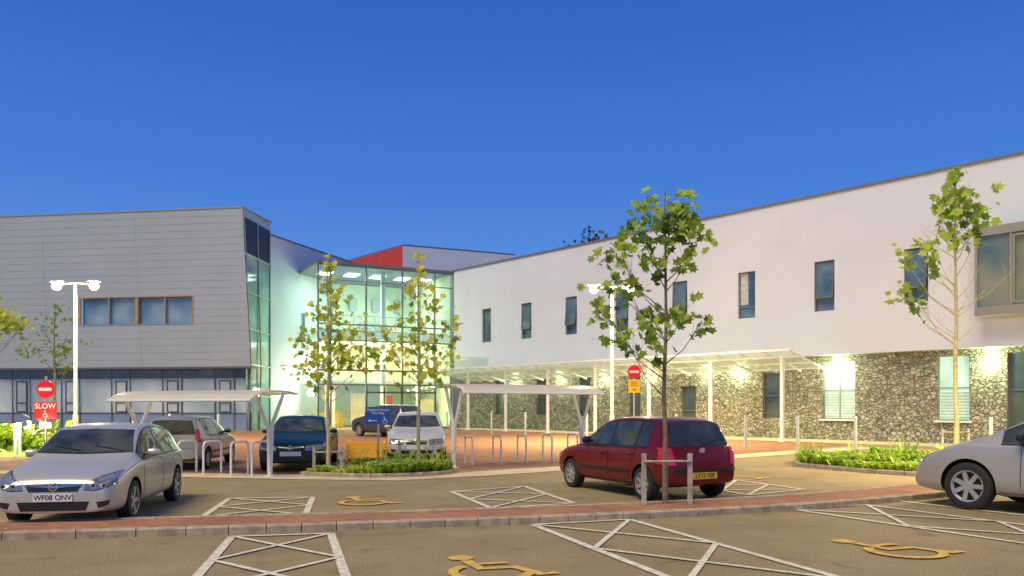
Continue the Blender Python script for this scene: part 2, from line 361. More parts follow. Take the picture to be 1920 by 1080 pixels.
def bed(pts,z,name):
    P=[Vector(p) for p in pts]; cl=cat([*P,P[0]],5)[:-1]
    mb=MB(); mb.add([(*p,z) for p in cl],[tuple(range(len(cl)))]); struct(mb.obj(name,M['soil']))
    mb=MB(); c=sum(P,Vector((0,0)))/len(P)
    out=[p+(p-c).normalized()*.12 for p in cl]; kerbrun(mb,out+[out[0]],cl+[cl[0]],z+.04); struct(mb.obj('kerb',M['kerb']))
    return cl
def inside(p,poly):
    r=False;j=len(poly)-1
    for i in range(len(poly)):
        a,b=poly[i],poly[j]
        if (a[1]>p[1])!=(b[1]>p[1]) and p[0]<(b[0]-a[0])*(p[1]-a[1])/(b[1]-a[1])+a[0]: r=not r
        j=i
    return r
def cover(poly,z,n,hmin,hmax,name,mats,label):
    xs=[p[0] for p in poly];ys=[p[1] for p in poly]; mb=MB(); c=0
    cl=[(R.uniform(min(xs),max(xs)),R.uniform(min(ys),max(ys)),R.random()) for _ in range(20)]
    while c<n:
        p=(R.uniform(min(xs),max(xs)),R.uniform(min(ys),max(ys)))
        if not inside(p,poly): continue
        c+=1
        k=min(cl,key=lambda q:(q[0]-p[0])**2+(q[1]-p[1])**2)[2]
        h=R.uniform(hmin,hmax)*(.4+1.3*k); mi=min(len(mats)-1,int(R.random()*1.6+(1-k)*2.4))
        if R.random()<.02: h*=2
        for _ in range(3):
            a=R.uniform(0,6.28); lean=R.uniform(.3,1.3)*h; w=R.uniform(.025,.05)
            dx,dy=math.cos(a),math.sin(a); px,py=-dy*w,dx*w
            q1=(p[0]+dx*lean*.5,p[1]+dy*lean*.5,z+h*.8); q2=(p[0]+dx*lean,p[1]+dy*lean,z+h*.75)
            mb.add([(p[0],p[1],z),(q1[0]+px,q1[1]+py,q1[2]),q2,(q1[0]-px,q1[1]-py,q1[2])],[(0,1,2,3)],mi)
    o=mb.obj(name,mats); o['kind']='stuff'; o['label']=label; o['category']='plants'; return o
b1=bed([(-4.85,18.75),(-3.2,18.25),(-1.75,18.9),(-1.65,20.3),(-3.0,21.4),(-4.2,20.1)],.06,'planting_soil')
cover(b1,.06,2000,.09,.25,'ground_cover',[LF[1],LF[2],LF[2],LF[3]],'low green and yellow leafy ground cover in a kerbed bed')
b2=bed([(7.8,21.6),(9.3,18.9),(12,18.2),(15,19.5),(14.5,23.6),(10.5,24.2),(8.5,23.4)],.06,'planting_soil')
cover(b2,.06,4200,.12,.32,'ground_cover',[LF[1],LF[1],LF[2],LF[2]],'bright green leafy ground cover in a kerbed bed')
# ------------------------------------------------------------ RIGHT WING
A=(-4.37,59.6); ra=math.atan2(-.7496,.662)
wing=root('white_rendered_building',(*A,0),ra,'long white two storey building over a rough stone ground floor','building')
wx=[3.87+4.18*i for i in range(8)]
holes=[(x-.5,x+.5,6.12,8.5) for x in wx]
mb=MB(); wall(mb,0,52,4.03,11.6,0,holes,.28)
mb.quad((0,0,4.03),(0,22,4.03),(0,22,11.6),(0,0,11.6)); mb.quad((52,0,0),(52,22,0),(52,22,11.6),(52,0,11.6)); mb.quad((0,22,0),(52,22,0),(52,22,11.6),(0,22,11.6))
mb.obj('wall',M['render'],wing)
mb=MB(); mb.box(-.05,52.05,-.06,.35,11.603,11.72); mb.obj('coping',M['coping'],wing)
mb=MB(); mb.box(.01,52,.35,22,11.5,11.6); mb.obj('roof',M['coping'],wing)
mb=MB(); mb.quad((0,.002,4.032),(0,.6,4.032),(52,.6,4.032),(52,.002,4.032)); mb.obj('soffit',M['soffit'],wing)
def window(par,x0,x1,z0,z1,y,openang=0,frm='frame',pane='pane',div=(.25,),curt=False,vdiv=()):
    mb=MB(); f=.06
    mb.box(x0,x1,y,y+.08,z0,z0+f); mb.box(x0,x1,y,y+.08,z1-f,z1); mb.box(x0,x0+f,y,y+.08,z0+f,z1-f); mb.box(x1-f,x1,y,y+.08,z0+f,z1-f)
    for d in div:
        zz=z0+(z1-z0)*d; mb.box(x0+f,x1-f,y+.002,y+.078,zz-f/2,zz+f/2)
    for d in vdiv:
        xx=x0+(x1-x0)*d; mb.box(xx-f/2,xx+f/2,y-.002,y+.076,z0+f,z1-f)
    w_=mb.obj('window',M[frm],par)
    mb=MB(); mb.quad((x0+f,y+.05,z0+f),(x1-f,y+.05,z0+f),(x1-f,y+.05,z1-f),(x0+f,y+.05,z1-f)); mb.obj('pane',M[pane],w_)
    if curt:
        mb=MB(); mb.quad((x0+f,y+.046,z0+(z1-z0)*.3),(x0+(x1-x0)*.5,y+.046,z0+(z1-z0)*.3),(x0+(x1-x0)*.5,y+.046,z1-f),(x0+f,y+.046,z1-f)); mb.obj('curtain',M['curtain'],w_)
    if openang:
        zz=z0+(z1-z0)*div[0]+.03; h=z1-f-zz; s=math.sin(openang)*h
        mb=MB(); a,b=x0+.05,x1-.05
        def pt(x,t,o): return (x,y-.01-s*(1-t)-o,zz+h*t)
        for (xa,xb,ta,tb) in ((a,a+.06,0,1),(b-.06,b,0,1),(a+.06,b-.06,0,.05),(a+.06,b-.06,.95,1)):
            vs=[pt(xa,ta,0),pt(xb,ta,0),pt(xb,tb,0),pt(xa,tb,0),pt(xa,ta,.04),pt(xb,ta,.04),pt(xb,tb,.04),pt(xa,tb,.04)]
            mb.add(vs,[(0,1,2,3),(7,6,5,4),(0,4,5,1),(1,5,6,2),(2,6,7,3),(3,7,4,0)])
        mb.obj('sash',M[frm],w_)
        mb=MB(); mb.quad(pt(a+.06,.05,.02),pt(b-.06,.05,.02),pt(b-.06,.95,.02),pt(a+.06,.95,.02)); mb.obj('pane',M['pane'],w_)
    return w_
for i,x in enumerate(wx): window(wing,x-.5,x+.5,6.12,8.5,.12,openang=.0 if i in(0,5) else R.uniform(.06,.14),div=(.24,),curt=i%2==1)
# bay window
mb=MB(); x0,x1=35.7,42.2
mb.box(x0,x1,-.75,-.003,5.25,5.6); mb.box(x0,x1,-.75,-.003,8.45,8.8); mb.box(x0,x0+.1,-.75,-.003,5.6,8.45); mb.box(x1-.1,x1,-.75,-.003,5.6,8.45)
for k in range(1,5):
    xx=x0+(x1-x0)*k/5; mb.box(xx-.05,xx+.05,-.72,-.6,5.6,8.45)
bay=mb.obj('bay_window',M['bframe'],wing)
mb=MB(); mb.quad((x0+.1,-.64,5.6),(x1-.1,-.64,5.6),(x1-.1,-.64,8.45),(x0+.1,-.64,8.45)); mb.obj('pane',M['bpane'],bay)
for k in (1,3):
    mb=MB(); a=x0+(x1-x0)*k/5+.08; b=x0+(x1-x0)*(k+1)/5-.08
    for q in ((a,b,5.68,5.74),(a,b,8.3,8.36),(a,a+.06,5.74,8.3),(b-.06,b,5.74,8.3)): mb.box(q[0],q[1],-.77,-.73,q[2],q[3])
    mb.obj('sash',M['bframe'],bay)
# ground floor
op=[(4.2,5.2,1,3.6),(8.5,9.5,1,3.4),(12.4,13.4,1,3.4),(16.5,17.4,1,3.4),(20.3,21.3,0.02,2.7),(25.4,26.4,1,3.3),(28.6,30.2,1.0,3.75),(33.8,35.1,1.0,3.8),(36.5,39.2,.02,3.8),(42,43,1,3.6)]
mb=MB(); wall(mb,0,52,0,4.03,.5,op,.4); mb.obj('gabion_wall',M['gabion'],wing)
lit={6:1,7:1}
for i,(a,b,c,d) in enumerate(op):
    w_=window(wing,a,b,c,d,.62,frm='frame' if i not in lit else 'gframe',pane='litpane' if i in lit else 'darkglass',div=(.5,) if i!=8 else (.6,),vdiv=(.5,) if i in(6,8) else ())
    if i in lit:
        mb=MB(); mb.box(a-.1,b+.1,.36,.6,c-.08,c-.003); mb.obj('sill',M['white'],w_)
        mb=MB()
        for k in range(9): zz=c+.1+k*.13; mb.box(a+.09,b-.09,.655,.66,zz,zz+.07)
        mb.obj('blind',M['curtain'],w_)
for x,e in ((29.4,300),(35.9,340),(24.0,240),(22.0,130),(18.2,190),(14.6,190),(10.8,190),(6.5,190)):
    mb=MB(); mb.box(x-.12,x+.12,.30,.46,3.72 if x<28 else 3.86,3.82 if x<28 else 3.96); d=mb.obj('wall_light',M['glowg'],wing)
    light('POINT','wall_light_source',(x,.06,3.35),e*.42,(.84,1,.56),wing,.12)
# canopy
can=root('glass_canopy',(*A,0),ra,'long glass and white steel walkway canopy on round columns','canopy')
mb=MB()
def cz(y): return 3.30+(-y-.05)/3.35*.73
xs=[2+1.29*i for i in range(22)]
for a,b in zip(xs,xs[1:]):
    mb.quad((a+.02,-.1,cz(-.1)+.09),(b-.02,-.1,cz(-.1)+.09),(b-.02,-3.5,cz(-3.5)+.09),(a+.02,-3.5,cz(-3.5)+.09))
mb.obj('glass_roof',M['canopyglass'],can)
mb=MB()
for a in xs:
    mb.add([(a-.025,-.05,cz(-.05)-.05),(a+.025,-.05,cz(-.05)-.05),(a+.025,-.05,cz(-.05)+.08),(a-.025,-.05,cz(-.05)+.08),(a-.025,-3.5,cz(-3.5)+.03),(a+.025,-3.5,cz(-3.5)+.03),(a+.025,-3.5,cz(-3.5)+.08),(a-.025,-3.5,cz(-3.5)+.08)],
      [(0,1,2,3),(7,6,5,4),(0,4,5,1),(1,5,6,2),(2,6,7,3),(3,7,4,0)])
mb.obj('rib',M['white'],can)
mb=MB()
for y in (-.25,-1.3,-2.35,-3.52): mb.box(xs[0]-.1,xs[-1]+.1,y-.02,y+.02,cz(y)+.03,cz(y)+.085 if y>-3.5 else cz(y)+.11)
mb.box(xs[0],xs[-1],-3.05,-2.95,cz(-3)-.12,cz(-3)-.02); mb.obj('beam',M['white'],can)
for i in range(7):
    mb=MB(); x=28.5-3.82*i; mb.tube([(x,-3,0),(x,-3,cz(-3)-.1)],.1,14); mb.tube([(x,-3,0),(x,-3,.03)],.18,14); mb.obj('column',M['white'],can,smooth=True)
# ------------------------------------------------------------ ATRIUM
B=(-13.3,54.9); rb=math.atan2(.466,.885)
atr=root('glass_entrance_atrium',(*B,0),rb,'tall glazed entrance hall lit green from within','building')
TOP=11.45
mull=[0,.87,3.4,6.1,8.6,10.08]
mb=MB()
for x in mull: mb.box(x-.05,x+.05,-.05,.1,0,TOP)
mb.box(.05,10.03,-.045,.095,TOP-.12,TOP-.002)
mb.obj('mullion',M['mframe'],atr)
mb=MB()
for z,h in ((10.35,.03),(7.3,.05),(6.2,.05),(4.1,.06),(3.1,.05)): mb.box(.05,10.03,-.03,.08,z-h,z+h)
mb.obj('transom',M['mframe'],atr)
mb=MB(); mb.quad((0,0,.02),(10.1,0,.02),(10.1,0,TOP),(0,0,TOP)); mb.quad((0,0.1,.02),(0,9,.02),(0,9,TOP),(0,.1,TOP)); mb.obj('glazing',M['glass'],atr)
mb=MB(); mb.box(-.1,10.15,-.1,9,TOP,TOP+.18); mb.obj('roof',M['coping'],atr)
mb=MB(); mb.box(.3,10,.9,9,6.35,6.95); mb.box(.3,10,2.5,9,3.3,3.5); mb.obj('floor_slab',M['ceil'],atr)
mb=MB(); mb.quad((0,8.9,0),(10.1,8.9,0),(10.1,8.9,3.4),(0,8.9,3.4),0); mb.quad((0,8.9,3.5),(10.1,8.9,3.5),(10.1,8.9,6.4),(0,8.9,6.4),1); mb.quad((0,8.9,6.9),(10.1,8.9,6.9),(10.1,8.9,TOP),(0,8.9,TOP),0)
mb.quad((10.0,.4,0),(10.0,9,0),(10.0,9,TOP),(10.0,.4,TOP),0)
mb.box(1.4,2.0,3,3.6,0,3.3,1); mb.box(5.2,5.5,2,2.3,0,TOP-.1,0); mb.box(8.0,8.3,2,2.3,0,TOP-.1,0)
mb.box(1.2,3.6,6.5,7.2,0,1.1,2); mb.box(3.9,5.0,5.5,5.8,.3,2.6,1); mb.box(6.4,7.2,5.4,5.8,.3,2.4,3); mb.box(2.0,3.0,8.6,8.85,3.9,5.6,2)
mb.box(5.6,7.8,8.5,8.85,7.0,8.4,4); mb.box(.8,2.0,8.5,8.85,7.0,8.6,4)
for k in range(5): mb.box(.9+k*1.9,1.5+k*1.9,8.4,8.8,9.3,10.3,4)
mb.box(3.6,4.4,1.6,2.2,0,.95,2); mb.box(8.7,9.6,2.5,3.2,0,2.1,1)
mb.obj('interior',[M['interior'],M['interior2'],M['orange'],M['red'],M['curtain']],atr)
mb=MB()
mb.box(.3,10,.86,.9,6.95,7.0)
for k in range(13): mb.box(.4+k*.78,.44+k*.78,.86,.9,7.0,8.0)
mb.box(.3,10,.85,.91,8.0,8.05); mb.obj('balustrade',M['steel'],atr)
mb=MB()
for x in (3.4,4.7,6.0,7.3,8.6): mb.box(x-.06,x+.06,-.12,-.055,0,3.0)
mb.box(3.4,8.6,-.12,-.055,2.5,2.62); mb.obj('entrance_door',M['frame'],atr)
mb=MB()
for x in (1.5,3.5,5.5,7.5,9.2): mb.box(x-.45,x+.45,3.2,4.6,6.28,6.34); mb.box(x-.45,x+.45,3.2,4.6,TOP-.08,TOP-.02)
mb.obj('ceiling_light',pm('ceiling_lens',(1,1,1),.4,emit=(1,1,.85),es=4),atr)
for z,e,c in ((6.2,560,(1,.98,.66)),(TOP-.2,460,(.86,1,.76)),(3.2,580,(1,.93,.55))):
    for x in (3,7): light('AREA','ceiling_light_source',(x,4 if z!=3.2 else 1.2,z),e*.45,c,atr,2.4,rot=(0,0,0))
light('POINT','hall_light_source',(5,3,8.6),210,(.82,1,.78),atr,.6); light('POINT','hall_light_source',(5,2,4.9),240,(1,.95,.62),atr,.5)
mb=MB(); mb.box(2.6,12.3,-4.0,-.15,5.0,5.03); mb.obj('entrance_canopy_glass',glassm('clear_canopy_glass',(.85,.95,.9),.12,.05),atr)
mb=MB()
for x in (2.8,5.1,7.4,9.7,12.1): mb.box(x-.03,x+.03,-4,-.12,4.86,4.99)
mb.obj('entrance_canopy_rib',M['steel'],atr)
# ------------------------------------------------------------ white link wall + back block
D=Vector((-17.0,56.2)); E=Vector((-13.7,66.4)); dl=(E-D).length
lk=root('white_link_building',(D.x,D.y,0),math.atan2(E.y-D.y,E.x-D.x),'tall plain white rendered wall block beside the glass entrance','building')
mb=MB(); wall(mb,0,dl+2,0,13.6,0,[(3.9,4.5,5.9,8.6)],.25); mb.quad((0,0,0),(0,9,0),(0,9,13.6),(0,0,13.6)); mb.obj('wall',M['render'],lk)
mb=MB(); mb.box(-.02,dl+2,-.05,.3,13.603,13.7); mb.box(0,dl+2,.3,9,13.45,13.6); mb.obj('roof',M['coping'],lk)
window(lk,3.9,4.5,5.9,8.6,.1)
mb=MB(); mb.box(1.2,1.5,-.35,-.15,.02,.16); mb.obj('wall_light',M['glowg'],lk)
light('POINT','wall_light_source',(2.2,-1.0,2.6),200,(1,.98,.66),lk,.3)
q=[(-16.1,77.8),(-9.57,70),(.25,74.5),(-6.3,83)]
rb_=root('upper_roof_block',(-9.57,70,0),0,'raised white roof block with a bright red flank','building')
ql=[(a+9.57,b-70) for a,b in q]
def side(i,j): return [(*ql[i],0),(*ql[j],0),(*ql[j],15.6),(*ql[i],15.6)]
mb=MB(); mb.quad(*side(0,1),0); mb.obj('red_wall',M['red'],rb_)
mb=MB(); mb.quad(*side(1,2)); mb.quad(*side(2,3)); mb.quad(*side(3,0)); mb.obj('wall',M['render'],rb_)
mb=MB(); mb.add([(*p,15.603) for p in ql]+[(*p,15.75) for p in ql],[(3,2,1,0),(4,5,6,7),(0,1,5,4),(1,2,6,5),(2,3,7,6),(3,0,4,7)]); mb.obj('roof',M['coping'],rb_)
# ------------------------------------------------------------ GREY CLAD BUILDING
F=(-17.2,51.6); rg=math.atan2(-.147,.989)
gb=root('grey_clad_building',(*F,0),rg,'grey metal clad upper storey over a glazed ground floor','building')
mb=MB(); z0,z1=4.16,14.4; nrow=22; hh=(z1-z0)/nrow
def lean(z): return .35-.55*(z-z0)/(z1-z0)
wxa,wxb,wza,wzb=-11.9,-3.62,6.9,8.9
seams=[-32,-26.5,-20.5,-14.4,-7.6,0]
ra_=round((wza-z0)/hh); rb2=round((wzb-z0)/hh); wza=z0+ra_*hh; wzb=z0+rb2*hh
for r in range(nrow):
    a=z0+r*hh; b=a+hh
    for s0,s1 in zip(seams,seams[1:]):
        x0=s0+(lean(a) if s0!=-32 else 0); x1=s1+lean(a)
        xs_=[(x0+.008,x1-.008)]
        if ra_<=r<rb2:
            xs_=[]
            if x0<wxa: xs_.append((x0+.008,min(x1-.008,wxa)))
            if x1>wxb: xs_.append((max(x0+.008,wxb),x1-.008))
            if s0<wxa<s1 and s0<wxb<s1: xs_=[(x0+.008,wxa),(wxb,x1-.008)]
        for p,q_ in xs_:
            if q_-p<.03: continue
            mb.add([(p,-.004,a+.012),(q_,-.004,a+.012),(q_,0,b),(p,0,b),(p,.018,a+.012),(q_,.018,a+.012),(p,.018,a),(q_,.018,a)],[(0,1,2,3),(4,5,1,0),(6,7,5,4)])
mb.obj('cladding',M['clad'],gb)
mb=MB()
wall(mb,-32,-.1,z0,z1,.06,[(wxa,wxb,wza,wzb)],.3); mb.obj('backing_wall',M['gframe'],gb)
mb=MB(); mb.box(-32,-.22,-.04,4.4,z1+.002,z1+.10); mb.obj('roof',M['gframe'],gb)
mb=MB(); mb.box(-32,.32,-.02,.9,z0-.12,z0-.003); mb.obj('soffit',M['frame'],gb)
mb=MB(); mb.box(wxa,wxb,-.03,.05,wza,wza+.05); mb.box(wxa,wxb,-.03,.05,wzb-.06,wzb,1); mb.box(wxa-.1,wxa+.25,-.035,.06,wza+.05,wzb-.06,1); mb.box(wxb-.06,wxb+.02,-.035,.06,wza+.05,wzb-.06,1)
n=4
for k in range(1,n):
    xx=wxa+.25+(wxb-wxa-.25)*k/n; mb.box(xx-(.12 if k==2 else .05),xx+(.12 if k==2 else .05),.0,.2,wza+.05,wzb-.06,1 if k==2 else 0)
rw=mb.obj('ribbon_window',[M['gframe'],M['litreveal']],gb)
for k in range(n):
    mb=MB(); a=wxa+.25+(wxb-wxa-.25)*k/n; b=wxa+.25+(wxb-wxa-.25)*(k+1)/n
    mb.quad((a,.22,wza),(b,.22,wza),(b,.22,wzb),(a,.22,wzb)); mb.obj('pane',M['ribbon'],rw)
mb=MB(); x=-32
fx=[]
while x<.2:
    fx.append(x); x+=1.35 if len(fx)%2 else 2.35
mb.box(-32,.1,.55,.62,3.5,4.03); mb.obj('dark_band',M['darkglass'],gb)
for i,(a,b) in enumerate(zip(fx,fx[1:]+[.15])):
    narrow=i%2==0
    mb=MB(); mb.box(a,b,.58,.66,0.0,1.12); mb.obj('spandrel',M['blueband'],gb)
    mb=MB(); mb.box(a+.04,b-.04,.60,.66,1.16,3.46); mb.obj('panel',M['blueglass'],gb)
    if narrow: window(gb,a+.3,b-.25,1.2,3.3,.5,div=(.3,),pane='blueglass')
mb=MB()
for a in fx: mb.box(a-.04,a+.04,.53,.57,0,4.03)
mb.box(-32,.1,.535,.575,1.12,1.17); mb.box(-32,.1,.535,.575,3.44,3.5); mb.obj('mullion',M['frame'],gb)
mb=MB(); xb,yb=-.45,4.6
def sp_(t,z,o=0): 
    top=lean(max(z,z0)) if z>z0 else .1
    return (top-.02+(xb-top)*t+o,.02+(yb-.02)*t,z)
mb.quad(sp_(0,0),sp_(1,0),sp_(1,11.5),sp_(0,11.5)); cg=mb.obj('corner_glazing',M['teal'],gb)
mb=MB(); mb.quad(sp_(0,11.5),sp_(1,11.5),sp_(1,13.9),sp_(0,13.9)); mb.obj('louvre',M['black'],gb)
mb=MB(); mb.quad(sp_(0,13.9),sp_(1,13.9),sp_(1,14.4),sp_(0,14.4)); mb.obj('fascia',M['clad'],gb)
mb=MB()
for t in (.03,.5,.97): mb.tube([sp_(t,.0,.03),sp_(t,4.2,.03),sp_(t,13.9,.03)],.05,6)
for z in (2.2,4.3,6.6,9,11.5): mb.tube([sp_(0,z,.03),sp_(1,z,.03)],.06,6)
mb.obj('corner_frame',M['gframe'],gb)
# ------------------------------------------------------------ street lamps
def lamp():
    r=root('street_lamp',(0,0,0),0,'tall twin headed street lamp, lit, on a grey steel column','street lamp','lit twin headed car park lamps')
    mb=MB(); mb.tube([(0,0,0),(0,0,1.2),(0,0,1.25),(0,0,7)],[.11,.11,.08,.06],14); mb.tube([(-.62,0,6.95),(0,0,7.0),(.62,0,6.95)],.035,8); mb.obj('column',M['steel'],r,smooth=True)
    for s in (-1,1):
        mb=MB(); mb.tube([(s*.5,0,7.07),(s*.62,0,7.09),(s*1.0,0,7.07),(s*1.12,0,7.05)],[.02,.04,.04,.02],12); h=mb.obj('lamp_head',M['steel'],r,smooth=True)
        mb=MB(); mb.lathe([(0.001,-.20),(.11,-.18),(.185,-.10),(.21,-.0),(.185,.10),(.11,.165),(.001,.18)],'z',(s*.82,0,6.88),20); mb.obj('lens',M['glow'],r,smooth=True)
        light('SPOT','lamp_source',(s*.82,0,6.62),7500,(1,.76,.36),r,.12,spot=math.radians(155)); light('POINT','lamp_glow_source',(s*.82,-.4,6.7),330,(1,.78,.38),r,.12)
    return r
lp=lamp(); lp.location=(-19.1,35,0)
copy_tree(lp,(4.5,36,0)); copy_tree(lp,(15.6,20.5,0),.6)
# ------------------------------------------------------------ signs
def noentry(loc,d,label,z):
    r=root('no_entry_sign',loc,0,label,'road sign','no entry signs')
    mb=MB(); mb.tube([(0,0.05,0),(0,.05,z+d*.75)],.035,12); mb.obj('post',M['steel'],r,smooth=True)
    mb=MB(); mb.tube([(0,0,z),(0,.02,z)],d/2,32); mb.obj('sign_plate',M['signred'],r)
    mb=MB(); mb.box(-d*.36,d*.36,-.006,-.001,z-d*.085,z+d*.085); mb.obj('bar',M['signwhite'],r)
    return r
s1=noentry((-15.75,27,0),.6,'red and white no entry sign above a red slow sign',2.19)
mb=MB(); mb.box(-.38,.38,0,.02,1.20,1.76); pl=mb.obj('slow_sign',M['signred'],s1)
text('lettering','SLOW',.25,M['signwhite'],pl,(0,-.003,1.62),(1,0,0),(0,0,1))
def chair(parent,cx,cz_,s,y,mat):
    mb=MB(); f=lambda a,b:(cx+a*s,y,cz_+b*s)
    mb.tube([f(-.1,.5),(cx-.1*s,y+.002,cz_+.5*s)],.11*s,14)
    mb.tube([f(-.1,.36),f(-.06,-.0),f(.25,-.02),f(.4,-.4),f(.52,-.36)],.06*s,6); mb.tube([f(-.08,.18),f(.2,.18)],.05*s,6)
    mb.tube([f(-.02+.33*math.cos(math.radians(a)),-.16+.33*math.sin(math.radians(a))) for a in range(120,350,20)],.05*s,6)
    mb.obj('wheelchair_symbol',mat,parent)
chair(pl,0,1.35,.2,-.003,M['signwhite'])
mb=MB(); mb.box(-.2,.2,0,.02,.88,1.08); mb.obj('small_plate',M['signwhite'],s1)
s2=noentry((5.35,35,0),.58,'red and white no entry sign over a small yellow plate',3.12)
mb=MB(); mb.box(-.25,.25,0,.02,2.2,2.78); p2=mb.obj('yellow_plate',M['signyellow'],s2)
mb=MB()
for z in (2.66,2.58,2.5): mb.box(-.15,.15,-.004,-.001,z,z+.02)
mb.box(-.06,.06,-.004,-.001,2.32,2.36); mb.obj('print',M['ink'],p2)
s3=root('direction_sign',(-3.45,20.6,.05),0,'blue disabled access direction sign on a single grey post','sign')
mb=MB(); mb.tube([(0,.04,0),(0,.04,1.62)],.03,10); mb.obj('post',M['steel'],s3,smooth=True)
mb=MB(); mb.box(-.32,.32,-.01,.01,1.12,1.56); bp_=mb.obj('sign_board',M['signblue'],s3)
text('lettering','Disabled Access\nThis Way',.086,M['signwhite'],bp_,(0,-.013,1.44),(1,0,0),(0,0,1))
mb=MB(); mb.box(-.2,-.02,-.015,-.011,1.195,1.215); mb.add([(-.27,-.013,1.205),(-.19,-.013,1.245),(-.19,-.013,1.165)],[(0,2,1)]); mb.obj('arrow',M['signwhite'],bp_)
chair(bp_,.18,1.21,.16,-.013,M['signwhite'])
# ------------------------------------------------------------ cycle shelters
def shelter(loc,rz,Ln,z,label):
    r=root('cycle_shelter',loc,rz,label,'cycle shelter','white cycle shelters')
    prof=[(-.82,z-.12),(-.66,z-.01),(-.35,z+.07),(0,z+.10),(.35,z+.10),(.6,z+.08),(.78,z+.05)]
    mb=MB(); nb=5
    for i in range(nb):
        a=Ln*i/nb; b=Ln*(i+1)/nb
        for p,q_ in zip(prof,prof[1:]): mb.quad((a,p[0],p[1]),(b,p[0],p[1]),(b,q_[0],q_[1]),(a,q_[0],q_[1]))
    mb.obj('roof_sheet',M['poly'],r)
    mb=MB()
    for i in range(nb+1):
        a=Ln*i/nb; mb.tube([(a,p[0],p[1]-.03) for p in prof],.02,8)
    for p in (prof[0],prof[-1],prof[3]): mb.tube([(-.05,p[0],p[1]-.03),(Ln+.05,p[0],p[1]-.03)],.028,8)
    mb.obj('roof_frame',M['white'],r,smooth=True)
    for a in (.12,Ln-.12):
        mb=MB(); mb.tube([(a,0,0),(a,-.05,1.1),(a,-.5,z+.0)],.045,12); mb.tube([(a,0.02,0),(a,.08,1.2),(a,.5,z+.05)],.045,12); mb.tube([(a,0,0),(a,0,.02)],.12,12)
        mb.obj('leg',M['white'],r,smooth=True)
    return r
shelter((-9.5,20.2,.01),math.atan2(-1.8,4.2),4.35,1.90,'white cycle shelter with curved translucent roof behind silver car')
shelter((-1.62,20.9,.01),math.atan2(2.4,3.9),4.4,2.11,'white cycle shelter with curved translucent roof and angled legs')
def stand(loc,rz):
    r=root('bicycle_stand',loc,rz,'plain steel hoop bicycle stand set in paving','bicycle stand','steel hoop bicycle stands')
    mb=MB(); w_=.35;h=.78;pts=[(0,-w_,0),(0,-w_,h-.12)]+[(0,-w_+.12-.12*math.cos(a),h-.12+.12*math.sin(a)) for a in (.4,.8,1.2,1.57)]+[(0,w_-.12+.12*math.sin(a),h-.12+.12*math.cos(a)) for a in (.0,.4,.8,1.2)]+[(0,w_,h-.12),(0,w_,0)]
    mb.tube(pts,.028,10); mb.obj('hoop',M['white'],r,smooth=True); return r
st=stand((-1.2,22.2,.01),.35)
for x,y in ((-.42,22.45),(.28,22.9),(1.03,23.3),(1.8,23.8)): copy_tree(st,(x,y,.01),.35)
for x,y in ((-7.85,19.35),(-7.15,19.1),(-6.45,18.95),(-5.95,18.9)): copy_tree(st,(x,y,.01),-.35+.1)
def bollard(loc,h=1.25):
    r=root('bollard',loc,0,'slim stainless steel bollard on the pavement','bollard','steel bollards')
    mb=MB(); mb.tube([(0,0,0),(0,0,h-.03),(0,0,h)],[.06,.06,.05],14); mb.obj('post',M['steel'],r,smooth=True)
    mb=MB(); mb.tube([(0,0,0),(0,0,.015)],.11,14); mb.obj('base_plate',M['steel'],r,smooth=True); return r
bo=bollard((12.2,28.4,.01))
for x,y in ((10.5,29.4),(9.2,31.5),(7.2,35),(3.6,38.5),(.75,45),(-1.2,46.5),(-3.8,47),(-13.2,36),(-15.6,36.5),(-17.5,37),(15.5,25.9)): copy_tree(bo,(x,y,.01))
pl_=root('path_light',(-17.0,27.6,0),0,'short white lit garden path light','path light','white path lights')
mb=MB(); mb.tube([(0,0,0),(0,0,.85)],.07,12); mb.tube([(0,0,1.0),(0,0,1.05)],.09,12); mb.obj('post',M['white'],pl_,smooth=True)
mb=MB(); mb.tube([(0,0,.85),(0,0,1.0)],.06,12); mb.obj('lens',M['glow'],pl_); light('POINT','path_light_source',(0,-.2,.95),90,(1,.9,.5),pl_,.08)
copy_tree(pl_,(-18.4,30.5,0)); copy_tree(pl_,(-16.3,26.3,0))
ob=root('orange_barrier',(-4.35,23.9,0),.03,'low orange slatted timber barrier beside a parked car','barrier')
mb=MB()
for i in range(4): mb.box(-.6,.6,-.02,.02,.05+i*.13,.17+i*.13)
mb.obj('slats',M['orange'],ob,bevel=.006)
for x in (-.52,.52):
    mb=MB(); mb.box(x-.04,x+.04,.022,.09,0,.6); mb.obj('post',M['orange'],ob)
def guard(loc,pts,h,rail,label):
    r=root('tree_guard',loc,0,label,'tree guard','timber tree guards')
    for p in pts:
        mb=MB(); mb.box(p[0]-.035,p[0]+.035,p[1]-.035,p[1]+.035,0,h); mb.obj('stake',M['timber'],r,bevel=.006)
    for a,b in rail:
        pa,pb=pts[a],pts[b]; mb=MB(); mb.tube([(pa[0],pa[1]-.05,h-.12),(pb[0],pb[1]-.05,h-.12)],.022,6); mb.obj('rail',M['timber'],r)
guard((2.41,12.45,.1),[(-.36,-.02),(.37,.05),(.02,.22)],.80,[(0,1)],'three weathered timber stakes with rail around a young tree')
guard((-4.37,19.0,.06),[(-.33,0),(.3,.1)],.6,[(0,1)],'weathered timber stakes with rail around a young tree')
guard((-2.42,20.8,.06),[(-.5,0),(.35,.1)],.55,[(0,1)],'weathered timber stakes with rail around a young tree')
guard((16.1,29,0),[(-.5,0),(.5,.1)],.8,[(0,1)],'weathered timber stakes with rail around a young tree')
